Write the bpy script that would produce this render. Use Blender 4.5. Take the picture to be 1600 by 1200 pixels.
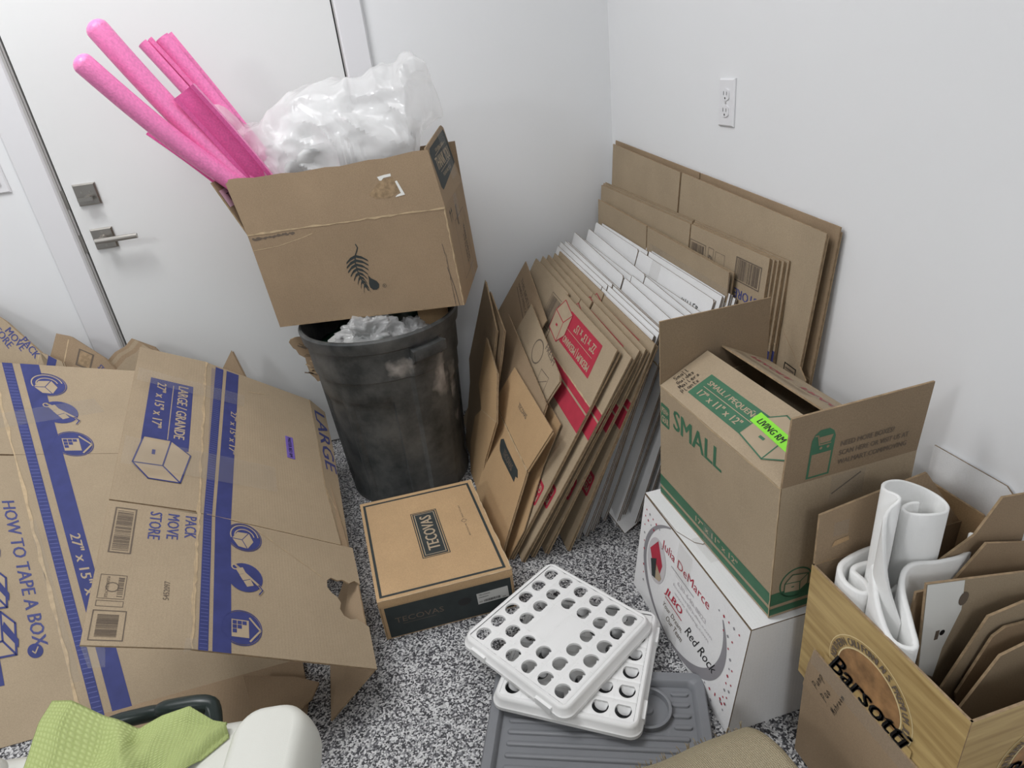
import bpy, bmesh, math, random
from mathutils import Vector, Matrix, noise

for o in list(bpy.data.objects):
    bpy.data.objects.remove(o)
SC = bpy.context.scene
COL = SC.collection
R = math.radians

# ---------------------------------------------------------------- camera, world, lights, exposure
def look(yaw, pitch, roll):
    f = Vector((math.sin(yaw)*math.cos(pitch), math.cos(yaw)*math.cos(pitch), -math.sin(pitch)))
    r0 = Vector((math.cos(yaw), -math.sin(yaw), 0)); u0 = r0.cross(f)
    r = r0*math.cos(roll) + u0*math.sin(roll); u = u0*math.cos(roll) - r0*math.sin(roll)
    return r, u, f
cam = bpy.data.cameras.new('camera'); cam_o = bpy.data.objects.new('camera', cam); COL.objects.link(cam_o)
_r, _u, _f = look(0.2063, 0.4679, -0.1211)
M = Matrix((( _r.x, _u.x, -_f.x, -0.9818), (_r.y, _u.y, -_f.y, -2.3680), (_r.z, _u.z, -_f.z, 1.2988), (0, 0, 0, 1)))
cam_o.matrix_world = M
cam.sensor_fit = 'HORIZONTAL'; cam.sensor_width = 36.0; cam.lens = 1014.3/1600*36.0
cam.clip_start = 0.02
SC.camera = cam_o

w = bpy.data.worlds.new('world'); SC.world = w; w.use_nodes = True
w.node_tree.nodes['Background'].inputs[0].default_value = (0.75, 0.8, 0.9, 1)
w.node_tree.nodes['Background'].inputs[1].default_value = 0.15

def area(name, loc, sx, sy, power, target=None, color=(1, 1, 1)):
    l = bpy.data.lights.new(name, 'AREA'); l.shape = 'RECTANGLE'; l.size = sx; l.size_y = sy; l.energy = power; l.color = color
    o = bpy.data.objects.new(name, l); COL.objects.link(o); o.location = loc
    if target is not None:
        d = Vector(target) - Vector(loc); o.rotation_euler = d.to_track_quat('-Z', 'Y').to_euler()
    return o
area('ceiling_lamp_light', (-2.02, -0.92, 2.66), 0.30, 0.50, 15, (-2.02, -0.92, 0), (0.985, 0.99, 1.0))
area('bounce_fill_light', (-1.6, -1.0, 2.66), 1.4, 0.9, 24, (-1.6, -1.0, 0), (0.985, 0.99, 1.0))  # unseen soft source added in place of ceiling bounce, no real fixture
area('garage_lamp_light', (-3.9, -2.9, 2.66), 0.4, 1.2, 50, (-3.6, -2.8, 0), (0.97, 0.985, 1.0))
area('rear_fill_light', (-1.4, -4.6, 2.66), 0.6, 1.2, 40, (-1.4, -4.6, 0), (0.97, 0.985, 1.0))  # fill added behind the camera to light the walls more evenly

SC.view_settings.view_transform = 'Standard'; SC.view_settings.look = 'None'
SC.view_settings.exposure = -0.13; SC.view_settings.gamma = 1.0; SC.view_settings.use_curve_mapping = False

# ---------------------------------------------------------------- materials
def lin(c):
    return tuple(((x/255.0)/12.92 if x/255.0 <= 0.04045 else ((x/255.0+0.055)/1.055)**2.4) for x in c) + (1,)
def nodes(name):
    m = bpy.data.materials.new(name); m.use_nodes = True
    nt = m.node_tree; b = nt.nodes['Principled BSDF']
    return m, nt, b
def mat(name, rgb, rough=0.6, metal=0.0, var=0.0, scale=6.0, bump=0.0, bscale=200.0, spec=0.4, **kw):
    m, nt, b = nodes(name)
    c = lin(rgb)
    b.inputs['Base Color'].default_value = c; b.inputs['Roughness'].default_value = rough; b.inputs['Metallic'].default_value = metal
    b.inputs['Specular IOR Level'].default_value = spec
    tc = nt.nodes.new('ShaderNodeTexCoord')
    if var > 0:
        n = nt.nodes.new('ShaderNodeTexNoise'); n.inputs['Scale'].default_value = scale; n.inputs['Detail'].default_value = 5
        nt.links.new(tc.outputs['Object'], n.inputs['Vector'])
        r = nt.nodes.new('ShaderNodeValToRGB'); r.color_ramp.elements[0].position = 0.3; r.color_ramp.elements[1].position = 0.7
        r.color_ramp.elements[0].color = tuple(x*(1-var) for x in c[:3]) + (1,)
        r.color_ramp.elements[1].color = tuple(min(1, x*(1+var)) for x in c[:3]) + (1,)
        nt.links.new(n.outputs['Fac'], r.inputs['Fac']); nt.links.new(r.outputs['Color'], b.inputs['Base Color'])
    if bump > 0:
        n2 = nt.nodes.new('ShaderNodeTexNoise'); n2.inputs['Scale'].default_value = bscale; n2.inputs['Detail'].default_value = 3
        nt.links.new(tc.outputs['Object'], n2.inputs['Vector'])
        bp = nt.nodes.new('ShaderNodeBump'); bp.inputs['Strength'].default_value = bump; bp.inputs['Distance'].default_value = 0.002
        nt.links.new(n2.outputs['Fac'], bp.inputs['Height']); nt.links.new(bp.outputs['Normal'], b.inputs['Normal'])
    for k, v in kw.items(): b.inputs[k].default_value = v
    return m
def board(name, rgb, var=0.07, flute=0.035, rough=0.75):
    """corrugated board: fine paper grain, broad mottling and faint flute lines along V (UV is in metres)"""
    m, nt, b = nodes(name); c = lin(rgb)
    b.inputs['Roughness'].default_value = rough; b.inputs['Specular IOR Level'].default_value = 0.25
    tc = nt.nodes.new('ShaderNodeTexCoord')
    n = nt.nodes.new('ShaderNodeTexNoise'); n.inputs['Scale'].default_value = 5; n.inputs['Detail'].default_value = 8; n.inputs['Roughness'].default_value = 0.62
    nt.links.new(tc.outputs['Object'], n.inputs['Vector'])
    r = nt.nodes.new('ShaderNodeValToRGB'); r.color_ramp.elements[0].position = 0.3; r.color_ramp.elements[1].position = 0.72
    r.color_ramp.elements[0].color = tuple(x*(1-var*1.3) for x in c[:3]) + (1,)
    r.color_ramp.elements[1].color = tuple(min(1, x*(1+var)) for x in c[:3]) + (1,)
    nt.links.new(n.outputs['Fac'], r.inputs['Fac'])
    g = nt.nodes.new('ShaderNodeTexNoise'); g.inputs['Scale'].default_value = 420; g.inputs['Detail'].default_value = 2
    nt.links.new(tc.outputs['Object'], g.inputs['Vector'])
    mx = nt.nodes.new('ShaderNodeMix'); mx.data_type = 'RGBA'; mx.blend_type = 'OVERLAY'; mx.inputs[0].default_value = 0.22
    nt.links.new(r.outputs['Color'], mx.inputs[6]); nt.links.new(g.outputs['Fac'], mx.inputs[7])
    nt.links.new(mx.outputs[2], b.inputs['Base Color'])
    wv = nt.nodes.new('ShaderNodeTexWave'); wv.wave_type = 'BANDS'; wv.bands_direction = 'X'; wv.inputs['Scale'].default_value = 42; wv.inputs['Distortion'].default_value = 0.6
    nt.links.new(tc.outputs['UV'], wv.inputs['Vector'])
    ad = nt.nodes.new('ShaderNodeMath'); ad.operation = 'MULTIPLY_ADD'; ad.inputs[1].default_value = 1.6
    nt.links.new(n.outputs['Fac'], ad.inputs[0]); nt.links.new(wv.outputs['Fac'], ad.inputs[2])
    bp = nt.nodes.new('ShaderNodeBump'); bp.inputs['Strength'].default_value = flute; bp.inputs['Distance'].default_value = 0.003
    nt.links.new(ad.outputs[0], bp.inputs['Height']); nt.links.new(bp.outputs['Normal'], b.inputs['Normal'])
    return m

KRAFT = board('kraft_board', (164, 147, 123))
KRAFT2 = board('kraft_board_brown', (153, 132, 107))
KRAFT3 = board('kraft_board_tan', (182, 152, 115))
KRAFTIN = board('kraft_board_inside', (140, 121, 98))
KEDGE = mat('board_cut_edge', (150, 128, 100), 0.9, var=0.25, scale=90)
WBOARD = board('white_board', (228, 228, 228), 0.03, 0.03)
WEDGE = mat('white_board_cut_edge', (120, 104, 86), 0.9, var=0.25, scale=90)
BLUE = mat('blue_ink', (56, 62, 116), 0.7, var=0.12, scale=30)
BLUE3 = mat('pale_blue_microprint', (92, 98, 150), 0.7)
BLUE2 = mat('blue_fine_ink', (70, 74, 124), 0.7, var=0.3, scale=400)
RED = mat('red_ink', (170, 48, 66), 0.7, var=0.1, scale=30)
GREEN = mat('green_ink', (62, 106, 80), 0.7, var=0.1, scale=30)
DARK = mat('dark_ink', (48, 54, 54), 0.7, var=0.1, scale=40)
BROWNINK = mat('brown_ink', (104, 92, 80), 0.8, var=0.1, scale=40)
KPRINT = mat('unprinted_kraft', (170, 153, 129), 0.75, var=0.06, scale=20)
CREASE = mat('worn_crease', (186, 164, 132), 0.8, var=0.15, scale=60)  # paler worn board along folds and edges
WPRINT = mat('white_ink', (225, 225, 220), 0.7)
GREYINK = mat('grey_ink', (140, 138, 142), 0.7)
PALEINK = mat('pale_ink', (196, 192, 194), 0.7)
BLACKINK = mat('black_marker_ink', (22, 22, 24), 0.5)
PINKLAB = mat('pink_label', (214, 176, 190), 0.6)
PURPLE = mat('purple_label', (116, 96, 176), 0.5)
LIME = mat('lime_label', (140, 226, 60), 0.45)
STEEL = mat('satin_nickel', (176, 172, 166), 0.32, 1.0, bump=0.05)
DSTEEL = mat('dark_nickel', (165, 161, 155), 0.34, 1.0)
WALLM = mat('white_wall_paint', (231, 232, 233), 0.65, bump=0.05, bscale=120, var=0.01, scale=2)
DOORM = mat('white_door_paint', (226, 227, 226), 0.4, var=0.01, scale=2)
TRIMM = mat('white_trim_paint', (224, 224, 226), 0.45)
CEILM = mat('ceiling_paint', (235, 235, 235), 0.9)
GAPM = mat('dark_gap', (60, 60, 58), 0.8)
SEALM = mat('grey_door_seal', (170, 168, 166), 0.6)
PLATEM = mat('white_plastic_plate', (228, 228, 230), 0.3)
SLOTM = mat('outlet_slot_dark', (40, 40, 40), 0.6)
TRAYW = mat('white_tray_plastic', (234, 234, 233), 0.35, bump=0.04, bscale=300)
TRAYG = mat('grey_tray_plastic', (124, 126, 130), 0.42, bump=0.05, bscale=400)
PINK = mat('pink_foam', (242, 134, 190), 0.36, var=0.12, scale=160, bump=0.45, bscale=240, spec=0.55)
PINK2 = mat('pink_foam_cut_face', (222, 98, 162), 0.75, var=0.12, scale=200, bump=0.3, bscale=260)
FOAMW = mat('white_packing_foam', (232, 232, 230), 0.55, var=0.02, scale=30, bump=0.25, bscale=160)
COOLM = mat('white_cooler_plastic', (208, 208, 200), 0.4, bump=0.08, bscale=500)
DGREEN = mat('dark_green_plastic', (38, 48, 46), 0.3)
BOTTLEG = mat('green_scrap', (20, 66, 46), 0.3)
PAPERW = mat('white_paper_scrap', (190, 190, 186), 0.8)

def tape_mat():
    m, nt, b = nodes('clear_packing_tape')
    b.inputs['Base Color'].default_value = (0.5, 0.47, 0.42, 1); b.inputs['Roughness'].default_value = 0.14
    b.inputs['Alpha'].default_value = 0.12
    tc = nt.nodes.new('ShaderNodeTexCoord'); n = nt.nodes.new('ShaderNodeTexNoise'); n.inputs['Scale'].default_value = 60; n.inputs['Detail'].default_value = 4
    nt.links.new(tc.outputs['Object'], n.inputs['Vector'])
    bp = nt.nodes.new('ShaderNodeBump'); bp.inputs['Strength'].default_value = 0.5; bp.inputs['Distance'].default_value = 0.004
    nt.links.new(n.outputs['Fac'], bp.inputs['Height']); nt.links.new(bp.outputs['Normal'], b.inputs['Normal'])
    return m
TAPE = tape_mat()

def film_mat(name, alpha, tint, scale, strength, trans=0.5):
    """thin crumpled polythene film"""
    m, nt, b = nodes(name)
    b.inputs['Base Color'].default_value = tint; b.inputs['Roughness'].default_value = 0.13
    b.inputs['Specular IOR Level'].default_value = 1.0
    tr = nt.nodes.new('ShaderNodeBsdfTranslucent'); tr.inputs['Color'].default_value = tint
    tp = nt.nodes.new('ShaderNodeBsdfTransparent')
    m1 = nt.nodes.new('ShaderNodeMixShader'); m1.inputs[0].default_value = trans
    m2 = nt.nodes.new('ShaderNodeMixShader'); m2.inputs[0].default_value = 1-alpha
    tc = nt.nodes.new('ShaderNodeTexCoord')
    acc = None
    for sc_, amp in ((scale*.55, 1.0), (scale*1.4, .55), (scale*3.2, .28)):
        n = nt.nodes.new('ShaderNodeTexNoise'); n.noise_type = 'RIDGED_MULTIFRACTAL'; n.inputs['Scale'].default_value = sc_; n.inputs['Detail'].default_value = 2; n.inputs['Distortion'].default_value = .9
        nt.links.new(tc.outputs['Object'], n.inputs['Vector'])
        ma = nt.nodes.new('ShaderNodeMath'); ma.operation = 'MULTIPLY_ADD'; ma.inputs[1].default_value = amp; ma.inputs[2].default_value = 0
        nt.links.new(n.outputs['Fac'], ma.inputs[0])
        if acc is not None: nt.links.new(acc, ma.inputs[2])
        acc = ma.outputs[0]
    bp = nt.nodes.new('ShaderNodeBump'); bp.inputs['Strength'].default_value = strength; bp.inputs['Distance'].default_value = 0.012
    nt.links.new(acc, bp.inputs['Height'])
    nt.links.new(bp.outputs['Normal'], b.inputs['Normal'])
    out = nt.nodes['Material Output']
    nt.links.new(b.outputs[0], m1.inputs[1]); nt.links.new(tr.outputs[0], m1.inputs[2])
    nt.links.new(m1.outputs[0], m2.inputs[1]); nt.links.new(tp.outputs[0], m2.inputs[2])
    nt.links.new(m2.outputs[0], out.inputs['Surface'])
    return m
BAGM = film_mat('clear_plastic_bag_film', 0.60, (0.97, 0.97, 0.97, 1), 7, 0.9, 0.5)
FILMW = mat('white_film', (236, 236, 236), 0.3, bump=0.3, bscale=30)
BAGM2 = film_mat('crumpled_clear_film', 0.45, (0.85, 0.85, 0.85, 1), 20, 0.8, 0.4)

def floor_mat():
    m, nt, b = nodes('epoxy_flake_floor')
    tc = nt.nodes.new('ShaderNodeTexCoord')
    v = nt.nodes.new('ShaderNodeTexVoronoi'); v.inputs['Scale'].default_value = 270; v.inputs['Randomness'].default_value = 1
    nt.links.new(tc.outputs['Object'], v.inputs['Vector'])
    sx = nt.nodes.new('ShaderNodeSeparateColor'); nt.links.new(v.outputs['Color'], sx.inputs[0])
    r = nt.nodes.new('ShaderNodeValToRGB'); r.color_ramp.interpolation = 'CONSTANT'
    e = r.color_ramp.elements
    e[0].position = 0; e[0].color = (0.030, 0.030, 0.035, 1)
    e[1].position = 0.26; e[1].color = (0.10, 0.10, 0.11, 1)
    for p, c in ((0.42, (0.25, 0.25, 0.26, 1)), (0.58, (0.45, 0.45, 0.45, 1)), (0.76, (0.62, 0.62, 0.62, 1))):
        x = e.new(p); x.color = c
    nt.links.new(sx.outputs[0], r.inputs['Fac']); nt.links.new(r.outputs['Color'], b.inputs['Base Color'])
    b.inputs['Roughness'].default_value = 0.5
    bp = nt.nodes.new('ShaderNodeBump'); bp.inputs['Strength'].default_value = 0.25; bp.inputs['Distance'].default_value = 0.001
    nt.links.new(sx.outputs[1], bp.inputs['Height']); nt.links.new(bp.outputs['Normal'], b.inputs['Normal'])
    return m
FLOORM = floor_mat()

def bin_mat():
    m, nt, b = nodes('scuffed_black_plastic')
    tc = nt.nodes.new('ShaderNodeTexCoord')
    n = nt.nodes.new('ShaderNodeTexNoise'); n.inputs['Scale'].default_value = 7; n.inputs['Detail'].default_value = 9; n.inputs['Roughness'].default_value = 0.65
    nt.links.new(tc.outputs['Object'], n.inputs['Vector'])
    r = nt.nodes.new('ShaderNodeValToRGB'); e = r.color_ramp.elements
    e[0].position = 0.36; e[0].color = (0.020, 0.024, 0.025, 1); e[1].position = 0.70; e[1].color = (0.12, 0.12, 0.115, 1)
    nt.links.new(n.outputs['Fac'], r.inputs['Fac'])
    # dried plaster dust: patches placed on the shell, broken up by noise
    nd = nt.nodes.new('ShaderNodeTexNoise'); nd.inputs['Scale'].default_value = 16; nd.inputs['Detail'].default_value = 5
    nt.links.new(tc.outputs['Object'], nd.inputs['Vector'])
    vs_ = nt.nodes.new('ShaderNodeVectorMath'); vs_.operation = 'MULTIPLY_ADD'; vs_.inputs[1].default_value = (0.11, 0.11, 0.11)
    nt.links.new(nd.outputs['Color'], vs_.inputs[0]); nt.links.new(tc.outputs['Object'], vs_.inputs[2])
    def blob(loc, sc):
        loc = tuple(x+.055 for x in loc)
        mp = nt.nodes.new('ShaderNodeMapping'); mp.vector_type = 'TEXTURE'
        mp.inputs['Location'].default_value = loc; mp.inputs['Scale'].default_value = sc
        nt.links.new(vs_.outputs[0], mp.inputs['Vector'])
        g = nt.nodes.new('ShaderNodeTexGradient'); g.gradient_type = 'SPHERICAL'
        nt.links.new(mp.outputs[0], g.inputs['Vector']); return g
    tot = None
    for loc, sc in (((0.150, -0.19, 0.44), (0.035, 0.05, 0.10)), ((0.190, -0.14, 0.33), (0.022, 0.04, 0.13)), ((0.20, -0.12, 0.20), (0.02, 0.04, 0.09)), ((0.03, -0.25, 0.50), (0.04, 0.05, 0.04))):
        g = blob(loc, sc)
        if tot is None: tot = g.outputs['Fac']
        else:
            a = nt.nodes.new('ShaderNodeMath'); a.operation = 'MAXIMUM'; nt.links.new(tot, a.inputs[0]); nt.links.new(g.outputs['Fac'], a.inputs[1]); tot = a.outputs[0]
    n3 = nt.nodes.new('ShaderNodeTexNoise'); n3.inputs['Scale'].default_value = 30; n3.inputs['Detail'].default_value = 6
    nt.links.new(tc.outputs['Object'], n3.inputs['Vector'])
    mu = nt.nodes.new('ShaderNodeMath'); mu.operation = 'MULTIPLY'; nt.links.new(tot, mu.inputs[0]); nt.links.new(n3.outputs['Fac'], mu.inputs[1])
    mu2 = nt.nodes.new('ShaderNodeMath'); mu2.operation = 'MULTIPLY'; mu2.use_clamp = True; mu2.inputs[1].default_value = 1.9; nt.links.new(mu.outputs[0], mu2.inputs[0])
    mx = nt.nodes.new('ShaderNodeMix'); mx.data_type = 'RGBA'; mx.inputs[7].default_value = (0.42, 0.39, 0.36, 1)
    nt.links.new(mu2.outputs[0], mx.inputs[0]); nt.links.new(r.outputs['Color'], mx.inputs[6]); nt.links.new(mx.outputs[2], b.inputs['Base Color'])
    b.inputs['Roughness'].default_value = 0.5
    bp = nt.nodes.new('ShaderNodeBump'); bp.inputs['Strength'].default_value = 0.15; bp.inputs['Distance'].default_value = 0.004
    nt.links.new(n3.outputs['Fac'], bp.inputs['Height']); nt.links.new(bp.outputs['Normal'], b.inputs['Normal'])
    return m
BINM = bin_mat()

def wood_print():
    m, nt, b = nodes('printed_wood_carton')
    tc = nt.nodes.new('ShaderNodeTexCoord'); mp = nt.nodes.new('ShaderNodeMapping'); mp.inputs['Scale'].default_value = (2.2, 2.2, 26)
    nt.links.new(tc.outputs['Object'], mp.inputs['Vector'])
    n = nt.nodes.new('ShaderNodeTexNoise'); n.inputs['Scale'].default_value = 2.2; n.inputs['Detail'].default_value = 6; n.inputs['Distortion'].default_value = 0.4
    nt.links.new(mp.outputs[0], n.inputs['Vector'])
    r = nt.nodes.new('ShaderNodeValToRGB'); e = r.color_ramp.elements
    e[0].position = 0.3; e[0].color = lin((150, 122, 74)); e[1].position = 0.7; e[1].color = lin((196, 170, 116))
    nt.links.new(n.outputs['Fac'], r.inputs['Fac']); nt.links.new(r.outputs['Color'], b.inputs['Base Color'])
    b.inputs['Roughness'].default_value = 0.5
    return m
WOODP = wood_print()

def weave(name, c0, c1, su, bumpd, strength=0.8):
    m, nt, b = nodes(name)
    tc = nt.nodes.new('ShaderNodeTexCoord')
    w1 = nt.nodes.new('ShaderNodeTexWave'); w1.bands_direction = 'X'; w1.inputs['Scale'].default_value = su; w1.inputs['Distortion'].default_value = 1.0; w1.inputs['Detail Scale'].default_value = 3
    w2 = nt.nodes.new('ShaderNodeTexWave'); w2.bands_direction = 'Y'; w2.inputs['Scale'].default_value = su; w2.inputs['Distortion'].default_value = 1.0; w2.inputs['Detail Scale'].default_value = 3
    nt.links.new(tc.outputs['UV'], w1.inputs['Vector']); nt.links.new(tc.outputs['UV'], w2.inputs['Vector'])
    mu = nt.nodes.new('ShaderNodeMath'); mu.operation = 'MULTIPLY'; nt.links.new(w1.outputs['Fac'], mu.inputs[0]); nt.links.new(w2.outputs['Fac'], mu.inputs[1])
    r = nt.nodes.new('ShaderNodeValToRGB'); r.color_ramp.elements[0].position = 0.0; r.color_ramp.elements[1].position = 0.45
    r.color_ramp.elements[0].color = lin(c0); r.color_ramp.elements[1].color = lin(c1)
    nt.links.new(mu.outputs[0], r.inputs['Fac']); nt.links.new(r.outputs['Color'], b.inputs['Base Color'])
    bp = nt.nodes.new('ShaderNodeBump'); bp.inputs['Strength'].default_value = strength; bp.inputs['Distance'].default_value = bumpd
    nt.links.new(mu.outputs[0], bp.inputs['Height']); nt.links.new(bp.outputs['Normal'], b.inputs['Normal'])
    b.inputs['Roughness'].default_value = 0.95; b.inputs['Specular IOR Level'].default_value = 0.1
    return m
BURLAP = weave('burlap_weave', (150, 136, 110), (216, 206, 178), 95, 0.003)
TOWELM = weave('green_waffle_towel', (160, 172, 112), (176, 188, 128), 52, 0.0016, 0.6)

# ---------------------------------------------------------------- geometry helpers
class Fr:
    """a frame on a sheet: u along its width, v along its height, d out of its face"""
    def __init__(s, O, U, V, N=None):
        s.O = Vector(O); s.U = Vector(U); s.V = Vector(V)
        s.N = (Vector(N) if N is not None else s.U.cross(s.V)).normalized()
    def pt(s, u, v, d=0.0): return s.O + s.U*u + s.V*v + s.N*d
class Bil:
    """the same for a sheet whose four corners are not square"""
    def __init__(s, a, b, c, d):
        s.a, s.b, s.c, s.d = map(Vector, (a, b, c, d)); s.N = (s.b-s.a).cross(s.d-s.a).normalized()
    def pt(s, u, v, dd=0.0):
        return (s.a*(1-u) + s.b*u)*(1-v) + (s.d*(1-u) + s.c*u)*v + s.N*dd

class MB:
    def __init__(s): s.v = []; s.f = []; s.mi = []; s.uv = []; s.mats = []
    def m(s, material):
        if material not in s.mats: s.mats.append(material)
        return s.mats.index(material)
    def face(s, pts, material, uvs=None):
        i = len(s.v); s.v += [Vector(p) for p in pts]; s.f.append(list(range(i, i+len(pts)))); s.mi.append(s.m(material))
        s.uv.append(uvs or [(0, 0)]*len(pts))
    def mesh(s, verts, faces, material, uvs=None):
        i = len(s.v); s.v += [Vector(p) for p in verts]; k = s.m(material)
        for f in faces:
            s.f.append([i+j for j in f]); s.mi.append(k); s.uv.append([uvs[j] for j in f] if uvs else [(0, 0)]*len(f))
    def slab(s, fr, poly, t, face, edge, back=None):
        n = len(poly)
        A = [fr.pt(u, v, 0) for u, v in poly]; B = [fr.pt(u, v, -t) for u, v in poly]
        s.face(A, face, list(poly)); s.face(B[::-1], back or face, list(poly)[::-1])
        for i in range(n):
            j = (i+1) % n
            L = (Vector(poly[j])-Vector(poly[i])).length
            s.face([A[i], B[i], B[j], A[j]], edge, [(0, 0), (0, t), (L, t), (L, 0)])
    def box(s, c0, c1, material):
        x0, y0, z0 = c0; x1, y1, z1 = c1
        v = [(x0,y0,z0),(x1,y0,z0),(x1,y1,z0),(x0,y1,z0),(x0,y0,z1),(x1,y0,z1),(x1,y1,z1),(x0,y1,z1)]
        s.mesh(v, [(0,3,2,1),(4,5,6,7),(0,1,5,4),(1,2,6,5),(2,3,7,6),(3,0,4,7)], material)
    def tube(s, path, r, material, n=10, cap=True):
        path = [Vector(p) for p in path]; rs = r if isinstance(r, (list, tuple)) else [r]*len(path)
        rings = []; ref = Vector((0.3, 0.5, 0.81))
        for i, p in enumerate(path):
            t = (path[min(i+1, len(path)-1)] - path[max(i-1, 0)]).normalized()
            a = t.cross(ref).normalized(); b = t.cross(a)
            rings.append([p + (a*math.cos(2*math.pi*k/n) + b*math.sin(2*math.pi*k/n))*rs[i] for k in range(n)])
        vs = [q for g in rings for q in g]; fs = []
        for i in range(len(path)-1):
            for k in range(n):
                k2 = (k+1) % n; fs.append((i*n+k, i*n+k2, (i+1)*n+k2, (i+1)*n+k))
        if cap: fs.append(tuple(range(n))[::-1]); fs.append(tuple((len(path)-1)*n+k for k in range(n)))
        s.mesh(vs, fs, material)
    def build(s, name, parent=None, base=None, smooth=False, recalc=False):
        if name == 'tape_strip' and len(s.f) > 1:          # every strip of tape is a part of its own
            for i, f in enumerate(s.f):
                q = MB(); q.face([s.v[j] for j in f], s.mats[s.mi[i]]); o = q.build(name, parent, base)
            return o
        base = Vector(base) if base is not None else (Vector(parent['base']) if parent is not None and 'base' in parent else Vector((0, 0, 0)))
        me = bpy.data.meshes.new(name); me.from_pydata([tuple(p-base) for p in s.v], [], s.f)
        for m_ in s.mats: me.materials.append(m_)
        me.polygons.foreach_set('material_index', s.mi)
        ul = me.uv_layers.new(name='UVMap'); flat = [c for f in s.uv for uv in f for c in uv]; ul.data.foreach_set('uv', flat)
        if recalc or smooth:
            bm = bmesh.new(); bm.from_mesh(me); bmesh.ops.remove_doubles(bm, verts=bm.verts, dist=1e-5)
            if recalc: bmesh.ops.recalc_face_normals(bm, faces=bm.faces)
            bm.to_mesh(me); bm.free()
        if smooth:
            me.polygons.foreach_set('use_smooth', [True]*len(me.polygons))
            me.set_sharp_from_angle(angle=R(smooth if smooth is not True else 35))
        me.update()
        o = bpy.data.objects.new(name, me); COL.objects.link(o)
        if parent is not None: o.parent = parent
        else: o.location = base
        return o

ROOTS = {}
def thing(name, label, cat, base, group=None):
    o = bpy.data.objects.new(name, None); COL.objects.link(o); o.empty_display_size = 0.05
    o.location = base; o['base'] = tuple(base); o['label'] = label; o['category'] = cat
    if group: o['group'] = group
    return o
def sub(o, base):
    """remember the world base so that sub-parts can be parented to this part"""
    o['base'] = tuple(base); return o
def tag(o, label, cat, group=None):
    o['label'] = label; o['category'] = cat
    if group: o['group'] = group
    return o
def struct(o): o['kind'] = 'structure'; return o

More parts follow.
